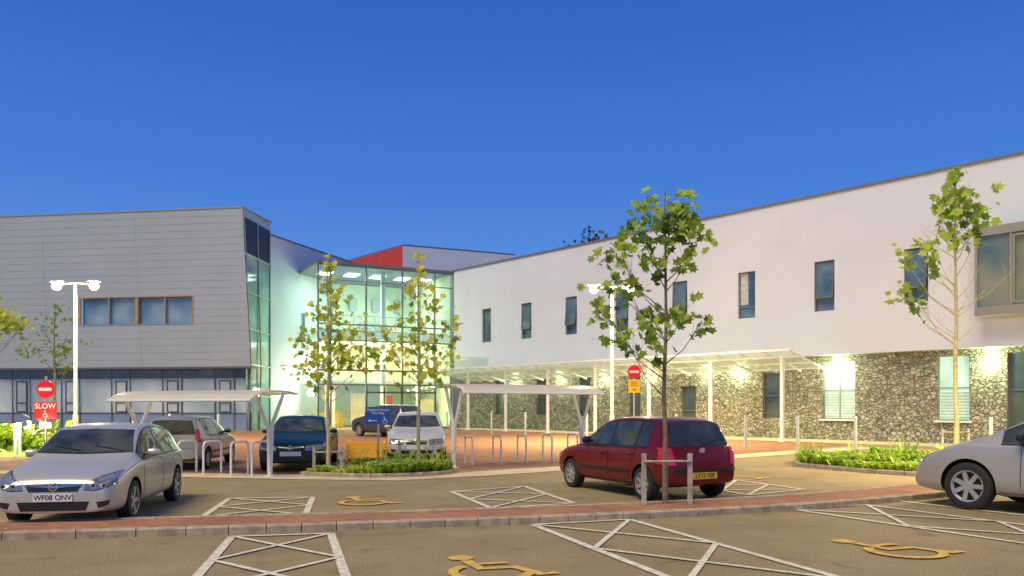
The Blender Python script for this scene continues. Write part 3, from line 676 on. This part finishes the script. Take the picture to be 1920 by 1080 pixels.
# ------------------------------------------------------------ trees
def tree(loc,ht,r0,clumps,ls,dens,mats,bark,label,seed,bare=0,depth=.8,group='young plane trees',spread=.42,bias=0):
    R=random.Random(seed)
    r=root('plane_tree',loc,0,label,'tree',group)
    mb=MB(); pts=[];rad=[]
    n=9
    for i in range(n+1):
        t=i/n; pts.append(Vector((R.uniform(-.03,.03)*ht*.12*(i>0),R.uniform(-.03,.03)*ht*.12*(i>0),ht*t))); rad.append(r0*(1-t)**.8+.008 if i else r0*1.25)
    mb.tube(pts,rad,10)
    def onT(z):
        t=max(0,min(.999,z/ht))*n; i=int(t); return pts[i].lerp(pts[i+1],t-i)
    lv=MB()
    def leaf(c,mi,s):
        nrm=Vector((R.gauss(0,.6),R.gauss(0,.6)-.5,R.gauss(.45,.5))).normalized()
        a=nrm.orthogonal().normalized(); b=nrm.cross(a); an=R.uniform(0,6.28); u=a*math.cos(an)+b*math.sin(an); v_=nrm.cross(u)
        out=[(0,-.5),(.22,-.28),(.55,-.2),(.33,.05),(.48,.38),(.15,.3),(0,.62),(-.15,.3),(-.48,.38),(-.33,.05),(-.55,-.2),(-.22,-.28)]
        vs=[c+u*x*s+v_*y*s+nrm*(abs(x)*.28*s) for x,y in out]
        lv.add(vs,[(0,1,2,3,11),(3,4,5,6,11),(6,7,8,9,11),(9,10,11)],mi)
    for (dx,z,cr) in clumps:
        dy=R.uniform(-depth,depth)*.7*min(1,.35+abs(dx)); c=Vector((dx,dy,z))
        bz=max(z-abs(dx)*.9-.35*cr-.15*ht*.2,ht*.28); s=onT(bz)
        mid=s.lerp(c,.5)+Vector((0,0,-.12*(c-s).length+.0)); br=max(.012,r0*.32)
        mb.tube([s,mid,c],[br,br*.6,br*.25],6,cap=False)
        for _ in range(7):
            e=c+Vector((R.gauss(0,.7),R.gauss(0,.6),R.gauss(.1,.7)))*cr; st_=mid.lerp(c,R.uniform(.2,1))
            mb.tube([st_,st_.lerp(e,.5)+Vector((0,0,.05*cr)),e],[br*.3,br*.2,br*.08],4,cap=False)
        nl=int(dens*cr*cr/(ls*ls)); base=R.random()
        subs=[Vector((R.gauss(0,.6),R.gauss(0,.5),R.gauss(0,.55)))*cr for _ in range(7)]
        for k in range(nl):
            sb=subs[k%len(subs)]; p=c+sb+Vector((R.gauss(0,1),R.gauss(0,1),R.gauss(0,.9)))*cr*spread
            if R.random()<.15: p=mid.lerp(c,R.random())+Vector((R.gauss(0,1),R.gauss(0,1),R.gauss(0,1)))*cr*.3
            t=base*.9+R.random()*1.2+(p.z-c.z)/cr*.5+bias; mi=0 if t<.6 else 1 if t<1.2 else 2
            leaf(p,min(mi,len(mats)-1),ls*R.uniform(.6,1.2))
    for k in range(bare):
        z=ht*R.uniform(.38,.75); s=onT(z); a=R.choice((0,3.14))+R.uniform(-.7,.7); l=R.uniform(.8,2.0)*ht/10
        e=s+Vector((math.cos(a)*l,math.sin(a)*l,l*R.uniform(.5,1.1))); m1=s.lerp(e,.5)+Vector((0,0,-.1*l)); q_=r0*.22
        mb.tube([s,m1,e],[q_,q_*.6,q_*.2],5,cap=False)
        for _ in range(3):
            f=s.lerp(e,R.uniform(.4,.9)); g=f+Vector((R.gauss(0,.3),R.gauss(0,.3),R.uniform(.1,.6)))*ht/10
            mb.tube([f,g],[q_*.4,q_*.12],4,cap=False)
    mb.obj('trunk',bark,r,smooth=True); lv.obj('crown',mats,r)
    return r
GREEN=[LF[0],LF[1],LF[2]]; YEL=[LF[1],LF[2],LF[3]]
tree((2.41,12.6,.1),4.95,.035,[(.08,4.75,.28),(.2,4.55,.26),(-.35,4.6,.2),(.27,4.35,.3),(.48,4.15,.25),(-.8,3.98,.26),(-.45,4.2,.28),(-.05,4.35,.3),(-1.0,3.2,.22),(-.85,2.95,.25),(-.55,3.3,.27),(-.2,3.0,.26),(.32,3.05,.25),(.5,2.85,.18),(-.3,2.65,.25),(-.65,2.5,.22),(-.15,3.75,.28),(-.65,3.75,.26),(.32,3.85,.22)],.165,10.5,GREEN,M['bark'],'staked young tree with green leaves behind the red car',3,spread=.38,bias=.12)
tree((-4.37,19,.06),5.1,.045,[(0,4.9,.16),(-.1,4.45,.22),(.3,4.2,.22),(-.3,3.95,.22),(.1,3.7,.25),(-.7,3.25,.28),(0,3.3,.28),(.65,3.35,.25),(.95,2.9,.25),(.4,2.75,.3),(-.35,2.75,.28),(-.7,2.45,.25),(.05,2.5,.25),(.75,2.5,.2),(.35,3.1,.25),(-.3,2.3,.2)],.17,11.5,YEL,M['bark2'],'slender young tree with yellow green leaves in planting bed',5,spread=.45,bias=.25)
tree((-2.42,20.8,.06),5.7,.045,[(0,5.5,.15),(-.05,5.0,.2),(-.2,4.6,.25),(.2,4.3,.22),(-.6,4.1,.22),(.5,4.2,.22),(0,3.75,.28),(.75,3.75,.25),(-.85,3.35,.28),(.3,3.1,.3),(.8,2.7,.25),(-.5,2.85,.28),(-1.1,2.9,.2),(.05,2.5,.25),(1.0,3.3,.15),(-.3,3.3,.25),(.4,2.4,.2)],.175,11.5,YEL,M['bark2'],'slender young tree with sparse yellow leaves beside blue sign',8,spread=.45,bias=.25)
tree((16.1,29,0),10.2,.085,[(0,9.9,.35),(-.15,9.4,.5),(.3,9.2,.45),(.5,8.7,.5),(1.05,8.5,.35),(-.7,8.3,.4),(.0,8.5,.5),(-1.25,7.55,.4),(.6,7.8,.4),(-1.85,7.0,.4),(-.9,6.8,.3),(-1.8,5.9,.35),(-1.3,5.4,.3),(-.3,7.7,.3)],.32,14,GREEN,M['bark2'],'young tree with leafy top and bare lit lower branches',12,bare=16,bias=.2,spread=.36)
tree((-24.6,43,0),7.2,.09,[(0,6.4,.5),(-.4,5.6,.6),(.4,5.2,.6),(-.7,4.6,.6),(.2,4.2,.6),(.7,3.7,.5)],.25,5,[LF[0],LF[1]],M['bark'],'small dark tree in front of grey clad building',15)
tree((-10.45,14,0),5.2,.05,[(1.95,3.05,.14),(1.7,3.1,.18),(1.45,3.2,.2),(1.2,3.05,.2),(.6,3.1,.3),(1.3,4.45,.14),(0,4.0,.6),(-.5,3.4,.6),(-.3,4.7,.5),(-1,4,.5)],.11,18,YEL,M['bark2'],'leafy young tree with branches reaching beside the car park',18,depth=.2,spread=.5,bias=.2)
tree((9.2,88,0),20.4,.3,[(0,19.2,1.2),(-1.2,18.7,1.2),(1.2,18.4,1.2),(-2.2,17.4,1.4),(2.3,17,1.5),(0,16.5,2)],.5,14.0,[pm('far_leaf',(.02,.035,.015),.8)],M['bark'],'dark treetop showing above the white building roofline',20,group='background trees',spread=.35)
mb=MB()
for _ in range(2500):
    p=Vector((-19.8+R.gauss(0,1.3),29.6+R.gauss(0,.7),abs(R.gauss(.35,.28)))); s=R.uniform(.08,.16); n=Vector((R.gauss(0,1),R.gauss(0,1),R.gauss(.3,1))).normalized(); a=n.orthogonal()*s; b=n.cross(a)
    mb.add([p-a,p+b*.6,p+a,p-b*.6],[(0,1,2,3)],R.choice((0,1,1,2)))
o=mb.obj('shrub',GREEN); info(o,'low rounded green shrub on lit lawn','shrub')
# ------------------------------------------------------------ CARS
def lerp_tab(tab,x):
    if x<=tab[0][0]: return tab[0][1]
    for (a,b),(c,d) in zip(tab,tab[1:]):
        if x<=c: return b+(d-b)*(x-a)/(c-a)
    return tab[-1][1]
def car(loc,head,paintm,label,S,scale=1,group='cars parked in the car park',plate_f=None,plate_r=None,details=True):
    Ln=S['L'];W=S['W'];T=S['T'];belt=S['belt'];wr=S['wr'];xf,xr=S['xf'],S['xr']
    wt=[(0,W-.3),(.14,W-.2),(.5,W-.14),(S['cowl'],W-.12),(S['rf'],W-.235),(S['rr'],W-.25),(Ln-.35,W-.19),(Ln,W-.3)]
    WW=[(0,W-.22),(.05,W-.12),(.16,W-.06),(.5,W-.01),(1,W),(Ln-.9,W),(Ln-.35,W-.02),(Ln-.1,W-.07),(Ln,W-.17)]
    ZB=[(0,.24),(.3,.2),(Ln-.4,.21),(Ln,.30)]
    r=root('parked_car',(loc[0],loc[1],0),math.atan2(-head[1],-head[0]),label,'car',group,scale)
    xs=sorted({t[0] for t in T}|{.02,.3,.75,Ln-.02,(xf),(xr),(xf+xr)/2})
    vs=[];fs=[];nr=0
    for x in xs:
        t=lerp_tab(T,x); w_=lerp_tab(WW,x); q_=min(lerp_tab(wt,x),w_*.93); zb=lerp_tab(ZB,x); b=min(belt+.05*(x/Ln),t-.045)
        half=[(0,zb),(w_*.78,zb),(w_*.965,zb+.04),(w_,zb+.35*(b-zb)),(w_*1.0,zb+.68*(b-zb)),(w_*.99,b-.05),(w_*.965,b-.005),
              (w_*.94+(q_-w_*.94)*.1,b+(t-.05-b)*.12),(w_*.94+(q_-w_*.94)*.55,b+(t-.05-b)*.6),(q_,t-.045),(q_*.92,t-.008),(q_*.5,t+.006),(0,t+.012)]
        ring=half+[(-y,z) for y,z in half[-2:0:-1]]
        nr=len(ring); vs+=[(x-Ln/2,y,z) for y,z in ring]
    ns=len(xs)
    for i in range(ns-1):
        for k in range(nr):
            k2=(k+1)%nr; fs.append((i*nr+k,i*nr+k2,(i+1)*nr+k2,(i+1)*nr+k))
    fs.append(tuple(range(nr))[::-1]); fs.append(tuple((ns-1)*nr+k for k in range(nr)))
    mb=MB(); mb.add(vs,fs); tmp=mb.obj('tmp',paintm)
    bm=bmesh.new(); bm.from_mesh(tmp.data); bmesh.ops.recalc_face_normals(bm,faces=bm.faces); bm.to_mesh(tmp.data); bm.free()
    sm=tmp.modifiers.new('s','SUBSURF'); sm.levels=2; sm.render_levels=2
    dg=bpy.context.evaluated_depsgraph_get(); dg.update()
    me0=bpy.data.meshes.new_from_object(tmp.evaluated_get(dg)); bm=bmesh.new(); bm.from_mesh(me0); bvh=BVHTree.FromBMesh(bm); bm.free()
    cm=MB()
    for x in (xf,xr):
        for s in (-1,1):
            cm.tube([(x-Ln/2,s*(W-.30),wr+.01),(x-Ln/2,s*(W+.3),wr+.01)],wr+.045,36)
    cut=cm.obj('cut',paintm)
    bm=bmesh.new(); bm.from_mesh(cut.data); bmesh.ops.recalc_face_normals(bm,faces=bm.faces); bm.to_mesh(cut.data); bm.free()
    bo_=tmp.modifiers.new('b','BOOLEAN'); bo_.object=cut; bo_.operation='DIFFERENCE'; bo_.solver='EXACT'
    dg=bpy.context.evaluated_depsgraph_get(); dg.update()
    me=bpy.data.meshes.new_from_object(tmp.evaluated_get(dg))
    bpy.data.objects.remove(tmp); bpy.data.objects.remove(cut)
    me.materials.clear(); me.materials.append(paintm); me.materials.append(M['black'])
    for p in me.polygons:
        c=p.center; p.use_smooth=True; p.material_index=0
        for x in (xf,xr):
            dd=math.hypot(c.x-(x-Ln/2),c.z-wr-.01)
            if dd<wr+.04 : p.material_index=1
            elif dd<wr+.0452 and abs(p.normal.y)<.3: p.material_index=1
        if c.z<.225: p.material_index=1
    me.set_sharp_from_angle(angle=math.radians(38))
    body=bpy.data.objects.new('body',me); COL.objects.link(body); body.parent=r
    def resamp(pl,n):
        d=[0]
        for a,b in zip(pl,pl[1:]): d.append(d[-1]+math.dist(a,b))
        out=[]
        for k in range(n+1):
            t=d[-1]*k/n; i=0
            while i<len(d)-2 and d[i+1]<t: i+=1
            f=(t-d[i])/max(1e-9,d[i+1]-d[i]); a,b=pl[i],pl[i+1]; out.append((a[0]+(b[0]-a[0])*f,a[1]+(b[1]-a[1])*f))
        return out
    def hit(a,z,mode,off,sg=1):
        if mode=='f': o_,d_=Vector((-Ln,a,z)),Vector((1,0,0))
        elif mode=='r': o_,d_=Vector((Ln,a,z)),Vector((-1,0,0))
        else: o_,d_=Vector((a-Ln/2,sg*3,z)),Vector((0,-sg,0))
        h,n,_,_=bvh.ray_cast(o_,d_)
        if h is None: h,n,_,_=bvh.find_nearest(Vector((a-Ln/2,sg*W*.7,z)) if mode=='s' else Vector(((-1 if mode=='f' else 1)*Ln/2,a,z)))
        if n.dot(d_)>0: n=-n
        return h+n*off
    def patch(name,low,up,mode,off,mat,par,sg=1,nu=10,nv=5,mb=None,m=0,thick=.004):
        own=mb is None
        if own: mb=MB()
        lo=resamp(low,nu);u_=resamp(up,nu); g=[]
        for j in range(nv+1):
            for i in range(nu+1):
                t=j/nv; g.append(hit(lo[i][0]+(u_[i][0]-lo[i][0])*t,lo[i][1]+(u_[i][1]-lo[i][1])*t,mode,off,sg))
        mb.add(g,[(j*(nu+1)+i,j*(nu+1)+i+1,(j+1)*(nu+1)+i+1,(j+1)*(nu+1)+i) for j in range(nv) for i in range(nu)],m)
        if own: return mb.obj(name,mat,par,smooth=True)
    def roofz(x):
        h=bvh.ray_cast(Vector((x-Ln/2,0,3)),Vector((0,0,-1)))[0]; return h.z if h else 1
    def railz(x): return roofz(x)-.085
    bz=lambda x: belt+.05*(x/Ln)+.02
    for sg in (-1,1):
        for (xa,xb) in S['wins']:
            pts=[xa+(xb-xa)*k/8 for k in range(9)]
            patch('side_window',[(x,bz(x)) for x in pts],[(x,max(bz(x)+.012,railz(x))) for x in pts],'s',.004,M['carglass'],body,sg,10,5)
        tr=MB(); 
        xa=S['wins'][0][0];xb=S['wins'][-1][1]; pts=[xa+(xb-xa)*k/12 for k in range(13)]
        patch('',[(x,bz(x)-.03) for x in pts],[(x,bz(x)-.006) for x in pts],'s',.005,None,None,sg,20,1,mb=tr)
        patch('',[(x,max(bz(x)+.012,railz(x))+.004) for x in pts],[(x,max(bz(x)+.012,railz(x))+.022) for x in pts],'s',.004,None,None,sg,24,1,mb=tr)
        for (u1,_),(u2,_2) in zip([(w_[1],0) for w_ in S['wins'][:-1]],[(w_[0],0) for w_ in S['wins'][1:]]):
            patch('',[(u1+.004,bz(u1)),(u2-.004,bz(u1))],[(u1+.004,railz(u1)),(u2-.004,railz(u2))],'s',.0045,None,None,sg,2,4,mb=tr)
        tr.obj('window_trim',M['black'],body,smooth=True)
        for (xa,xb) in S['doors']:
            dz=bz(xa)-.036
            def rect(g,off,nm,mt):
                lo=[(xa+g,.33),(xb-g-.02,.33)]; up_=[(xa+g+.02,dz-g),(xb-g,dz-g)]
                if xb>xr-wr-.12: lo=[(xa+g,.33),(xr-wr-.14-g,.33)]
                if nm: return patch(nm,lo,up_,'s',off,mt,body,sg,12,8)
            rect(0,.0015,'door_gap',M['gap']); d_=rect(.012,.005,'door',paintm)
            h=hit(xb-.16,dz-.09,'s',.022,sg); mb=MB(); mb.tube([h+Vector((-.09,-.018*sg,0)),h+Vector((-.07,0,0)),h+Vector((.07,0,0)),h+Vector((.09,-.018*sg,0))],.014,8); mb.obj('handle',S.get('handle',paintm),d_,smooth=True)
        if S.get('mould',True):
            a0=xf+wr+.1;b0=xr-wr-.1; patch('side_moulding',[(a0,.44),(b0,.44)],[(a0,.49),(b0,.49)],'s',.016,S.get('mouldm',paintm),body,sg,12,1)
        patch('sill',[(xf+wr+.06,.215),(xr-wr-.06,.215)],[(xf+wr+.06,.27),(xr-wr-.06,.27)],'s',.008,M['black'],body,sg,12,1)
        c=hit(S['wins'][0][0]+.32,bz(1)+.06,'s',.0,sg)
        mb=MB(); mb.lathe([(0.001,-.11),(.05,-.1),(.075,-.05),(.08,0),(.07,.06),(.001,.09)],'y',(0,0,0),14)
        mi=mb.obj('mirror',S.get('mirrorm',paintm),body,smooth=True); mi.location=c+Vector((-.02,sg*.13,.02)); mi.scale=(.75,1,.85)
        if details:
            mb=MB(); mb.tube([c+Vector((0,-.02*sg,0)),c+Vector((-.01,sg*.07,.0))],.025,6); mb.obj('mirror_arm',M['black'],body)
    zr=roofz(S['rf'])-.045; zc=roofz(S['cowl'])+.035; wy=W-.17
    patch('windscreen',[(-wy,zc),(0,zc-.02),(wy,zc)],[(-wy+.13,zr),(0,zr+.02),(wy-.13,zr)],'f',.004,M['carglass'],body,1,16,8)
    wl=MB(); patch('',[(-wy,zc-.02),(0,zc-.04),(wy,zc-.02)],[(-wy,zc),(0,zc-.02),(wy,zc)],'f',.006,None,None,1,12,1,mb=wl)
    for s in (-.55,.05):
        a=hit(s,zc,'f',.015); b=hit(s+.42,zc+.07,'f',.015); wl.tube([a,b],.008,5)
    wl.obj('wiper',M['black'],body)
    z1_=roofz(S['rr'])-.05; z0_=S['rwin']
    patch('rear_window',[(-wy+.02,z0_),(0,z0_-.01),(wy-.02,z0_)],[(-wy+.14,z1_),(0,z1_+.02),(wy-.14,z1_)],'r',.004,M['carglass'],body,1,16,8)
    a=hit(0,z0_-.01,'r',.02); b=hit(.36,z0_+.09,'r',.02); mb=MB(); mb.tube([a,b],.009,5); 
    if S.get('rwiper',True): mb.obj('rear_wiper',M['black'],body)
    hl=S['hl']
    for sg in (-1,1):
        patch('headlight_surround',[(sg*(y),z-.012) for y,z in hl[0]],[(sg*(y),z+.012) for y,z in hl[1]],'f',.003,M['black'],body,1,10,5)
        h_=patch('headlight',[(sg*y,z) for y,z in hl[0]],[(sg*y,z) for y,z in hl[1]],'f',.006,M['lens'],body,1,10,5)
        if details:
            ym=(hl[0][0][0]+hl[0][-1][0])/2; zm=(hl[0][0][1]+hl[1][0][1])/2+.01
            for dy in (-.07,.07):
                c=hit(sg*(ym+dy),zm,'f',.004); mb=MB(); mb.tube([c+Vector((-.004,0,0)),c+Vector((-.010,0,0))],.038,16); mb.obj('reflector',M['chrome'],h_)
                mb=MB(); mb.tube([c+Vector((-.010,0,0)),c+Vector((-.013,0,0))],.022,14); mb.obj('bulb',M['ink'],h_)
        tl=S['tl']; patch('tail_light',[(sg*y,z) for y,z in tl[0]],[(sg*y,z) for y,z in tl[1]],'r',.008,M['redlens'],body,1,8,8)
    gz0,gz1,gy=S['grille']
    gr=patch('grille',[(-gy*.85,gz0),(gy*.85,gz0)],[(-gy,gz1),(gy,gz1)],'f',.004,M['black'],body,1,12,4)
    if details:
        mb=MB(); patch('',[(-gy,gz1-.03),(0,gz1-.06),(gy,gz1-.03)],[(-gy,gz1-.005),(0,gz1-.025),(gy,gz1-.005)],'f',.014,None,None,1,12,1,mb=mb); mb.obj('grille_bar',M['chrome'],gr)
        c=hit(0,gz1-.04,'f',.02); mb=MB(); mb.lathe([(.058,-.004),(.065,0),(.058,.004),(.048,.004),(.048,-.004),(.058,-.004)],'y',(0,0,0),24); mb.tube([(-.042,0,.022),(0,0,-.022),(.012,0,.024),(.042,0,.012)],.008,5)
        e=mb.obj('badge',M['chrome'],body); e.location=c; e.rotation_euler=(0,0,math.radians(90))
        c=hit(0,z0_-.09,'r',.006); mb=MB(); mb.lathe([(.001,-.004),(.055,-.004),(.06,0),(.055,.004),(.001,.004)],'y',(0,0,0),20); e=mb.obj('badge',M['chrome'],body); e.location=c; e.rotation_euler=(0,0,math.radians(90))
    lo=S.get('low',(.27,.36,.5)); patch('lower_grille',[(-lo[2]*.9,lo[0]),(lo[2]*.9,lo[0])],[(-lo[2],lo[1]),(lo[2],lo[1])],'f',.004,M['black'],body,1,12,3)
    for sg in (-1,1):
        patch('fog_light_recess',[(sg*.60,.30),(sg*(W-.15),.34)],[(sg*.57,.39),(sg*(W-.13),.41)],'f',.004,M['black'],body,1,5,3)
    if S.get('bumperstrip'): 
        patch('bumper_strip',[(-W+.1,.50),(W-.1,.50)],[(-W+.1,.55),(W-.1,.55)],'r',.014,M['black'],body,1,16,1)
        patch('bumper_strip',[(-W+.14,.42),(W-.14,.42)],[(-W+.14,.47),(W-.14,.47)],'f',.012,M['black'],body,1,16,1)
    mb=MB(); patch('',[(-W+.2,.58),(W-.2,.58)],[(-W+.2,.588),(W-.2,.588)],'r',.002,None,None,1,14,1,mb=mb); mb.obj('tailgate_gap',M['gap'],body)
    mb=MB(); patch('',[(-W+.13,lo[1]+.24),(W-.13,lo[1]+.24)],[(-W+.13,lo[1]+.247),(W-.13,lo[1]+.247)],'f',.002,None,None,1,14,1,mb=mb); mb.obj('bonnet_gap',M['gap'],body)
    def plate(zz,mode,txt,mt):
        c=hit(0,zz,mode,.012); s=-1 if mode=='f' else 1
        mb=MB(); mb.box(c.x-.006,c.x+.006,-.26,.26,zz-.056,zz+.056); p=mb.obj('number_plate',mt,body,bevel=.002)
        if txt: text('lettering',txt,.105,M['ink'],p,(c.x+s*.008,0,zz),(0,s,0),(0,0,1),squash=.95)
    plate(S['pf'],'f',plate_f,M['plate']); plate(S['pr'],'r',plate_r,M['yplate'])
    def wheel(x,sg,first):
        w_=MB(); t=.095; w_.lathe([(wr*.66,-t),(wr*.80,-t-.008),(wr*.95,-t+.005),(wr,-t+.03),(wr,t-.03),(wr*.95,t-.005),(wr*.8,t+.008),(wr*.66,t)],'y',(0,0,0),36)
        o=bpy.data.objects.new('wheel',None); COL.objects.link(o); o.parent=r; o.location=(x-Ln/2,sg*(W-.105),wr); o.empty_display_size=.1
        w_.obj('tyre',M['tyre'],o,smooth=True)
        q_=MB(); rr=wr*.67; q_.lathe([(rr*.93,-t),(rr,-t-.004),(rr,-t+.02),(rr*.9,-t+.03),(rr*.88,t-.02)],'y',(0,0,0),32); q_.lathe([(.001,-t+.012),(.05,-t+.012),(.06,-t+.03),(.001,-t+.032)],'y',(0,0,0),16)
        ns_=S.get('spokes',5)
        for k in range(ns_):
            a=2*math.pi*k/ns_; ca,sa=math.cos(a),math.sin(a)
            def pt(rad,wd,y): return (rad*ca-wd*sa,y,rad*sa+wd*ca)
            w1,w2=.030,.018*5/ns_+.010
            vs=[pt(.03,-w1,-t+.018),pt(.03,w1,-t+.018),pt(rr*.92,w2*1.3,-t+.01),pt(rr*.92,-w2*1.3,-t+.01),pt(.03,-w1,-t+.05),pt(.03,w1,-t+.05),pt(rr*.92,w2*1.3,-t+.05),pt(rr*.92,-w2*1.3,-t+.05)]
            q_.add(vs,[(0,1,2,3),(7,6,5,4),(0,4,5,1),(1,5,6,2),(2,6,7,3),(3,7,4,0)])
        m_=q_.obj('rim',M['alloy'],o,smooth=True)
        d=MB(); d.lathe([(.001,-t+.06),(rr*.9,-t+.06)],'y',(0,0,0),28); d.obj('brake_disc',M['black'],o)
        if sg>0: o.rotation_euler=(0,0,math.pi)
    for x in (xf,xr):
        for sg in (-1,1): wheel(x,sg,0)
    return r
HATCH=dict(L=4.2,W=.87,belt=.90,wr=.315,xf=.83,xr=3.42,cowl=1.15,rf=1.90,rr=3.68,rwin=1.04,
  T=[(0,.54),(.03,.66),(.10,.74),(.5,.84),(.9,.92),(1.15,.985),(1.5,1.22),(1.85,1.41),(2.3,1.47),(2.9,1.465),(3.4,1.41),(3.8,1.31),(4.0,1.10),(4.12,.95),(4.17,.78),(4.2,.6)],
  wins=[(1.28,2.33),(2.42,3.22),(3.28,3.56)],doors=[(1.28,2.36),(2.39,3.28)],
  hl=([(.40,.57),(.58,.56),(.80,.64)],[(.42,.65),(.60,.74),(.79,.80)]),tl=([(.60,.64),(.80,.66)],[(.62,.96),(.76,.96)]),grille=(.54,.65,.38),low=(.27,.40,.48),pf=.46,pr=.72,mouldm=P_silver,mould=False)
SUPER=dict(HATCH,L=3.78,W=.81,belt=.86,wr=.285,xf=.70,xr=3.12,cowl=1.02,rf=1.70,rr=3.42,rwin=.94,
  T=[(0,.48),(.03,.62),(.10,.71),(.5,.83),(.85,.90),(1.02,.95),(1.36,1.17),(1.68,1.35),(2.1,1.41),(2.7,1.415),(3.1,1.40),(3.42,1.35),(3.50,1.30),(3.62,1.06),(3.70,.90),(3.75,.74),(3.78,.52)],
  wins=[(1.14,2.05),(2.13,2.84),(2.90,3.20)],doors=[(1.13,2.08),(2.11,2.95)],hl=([(.40,.54),(.58,.54),(.74,.58)],[(.42,.64),(.60,.67),(.73,.68)]),tl=([(.57,.62),(.78,.64)],[(.61,.91),(.75,.91)]),grille=(.50,.57,.22),pf=.40,pr=.44,mould=True,mouldm=M['black'],bumperstrip=True,spokes=7,low=(.27,.34,.4),mirrorm=M['black'])
SALOON=dict(HATCH,L=4.45,W=.86,belt=.88,xf=.85,xr=3.5,cowl=1.25,rf=2.0,rr=3.15,rwin=.99,
  T=[(0,.50),(.04,.62),(.13,.70),(.5,.81),(1.0,.89),(1.25,.94),(1.6,1.14),(1.95,1.33),(2.3,1.40),(2.8,1.395),(3.2,1.31),(3.6,1.09),(3.8,1.0),(4.1,.98),(4.36,.93),(4.42,.75),(4.45,.6)],
  wins=[(1.40,2.33),(2.41,3.12)],doors=[(1.37,2.36),(2.39,3.2)],hl=([(.36,.54),(.6,.54),(.76,.57)],[(.36,.66),(.6,.68),(.75,.68)]),grille=(.53,.64,.32),rwiper=False)
SUV=dict(HATCH,L=4.5,W=.89,belt=1.08,wr=.35,xf=.9,xr=3.55,cowl=1.2,rf=1.85,rr=4.15,rwin=1.12,
  T=[(0,.60),(.04,.75),(.12,.88),(.5,1.0),(.9,1.06),(1.2,1.13),(1.5,1.36),(1.85,1.60),(2.3,1.68),(3.2,1.69),(3.9,1.66),(4.15,1.58),(4.33,1.3),(4.42,1.05),(4.47,.8),(4.5,.6)],
  wins=[(1.33,2.35),(2.43,3.35),(3.43,4.0)],doors=[(1.3,2.38),(2.41,3.35)],hl=([(.42,.72),(.76,.74)],[(.42,.86),(.74,.87)]),tl=([(.70,.95),(.79,.95)],[(.66,1.4),(.70,1.4)]),grille=(.7,.82,.36))
car((-6.38,12.5),(.16,-.985),P_silver,'silver five door hatchback parked facing forward beside brick island',dict(HATCH),.93,plate_f='WF08 ONV',plate_r='WF08 ONV')
car((2.44,15.4),(-.44,.9),P_red,'dark red small hatchback seen from behind by staked tree',dict(SUPER),1.02,plate_r='LT13 YEP',plate_f='LT13 YEP')
car((8.84,11.95),(-.56,.83),P_grey,'champagne grey rounded hatchback with nose over the kerb',dict(HATCH,L=4.26,wr=.325,T=[(0,.50),(.04,.62),(.13,.72),(.5,.88),(.9,1.0),(1.1,1.06),(1.5,1.27),(2.0,1.43),(2.5,1.50),(3.0,1.46),(3.5,1.33),(3.85,1.15),(4.1,.98),(4.2,.8),(4.26,.6)],cowl=1.1,rf=2.0,rr=3.5,wins=[(1.26,1.50),(1.56,2.48),(2.56,3.35)],doors=[(1.5,2.52),(2.55,3.3)],spokes=7,mirrorm=M['black'],hl=([(.40,.60),(.58,.58),(.80,.64)],[(.42,.68),(.60,.74),(.78,.77)])),1.15)
car((-8.75,21.9),(-.08,1),P_beige,'cream small hatchback seen from behind under cycle shelter',dict(SUPER,bumperstrip=False,pr=.69,tl=([(.64,.75),(.76,.75)],[(.60,1.08),(.66,1.08)])),.97)
car((-5.75,21.9),(.13,-.99),P_green,'dark green saloon parked facing forward beside planting bed',dict(SALOON),.98)
car((-2.95,25.0),(.1,-.995),P_white,'pale silver estate car with dark windscreen facing forward',dict(SALOON,rr=4.0,T=[(0,.50),(.04,.62),(.13,.72),(.5,.84),(1.0,.92),(1.25,.97),(1.6,1.17),(1.95,1.36),(2.3,1.44),(3.2,1.44),(3.8,1.40),(4.1,1.27),(4.3,1.0),(4.40,.8),(4.45,.6)],wins=[(1.40,2.33),(2.41,3.2),(3.28,3.9)]),1.0)
car((-6.6,42.5),(-.72,.69),P_slate,'slate blue sport utility car stopped outside the entrance',dict(SUV),1.0)
print('done')
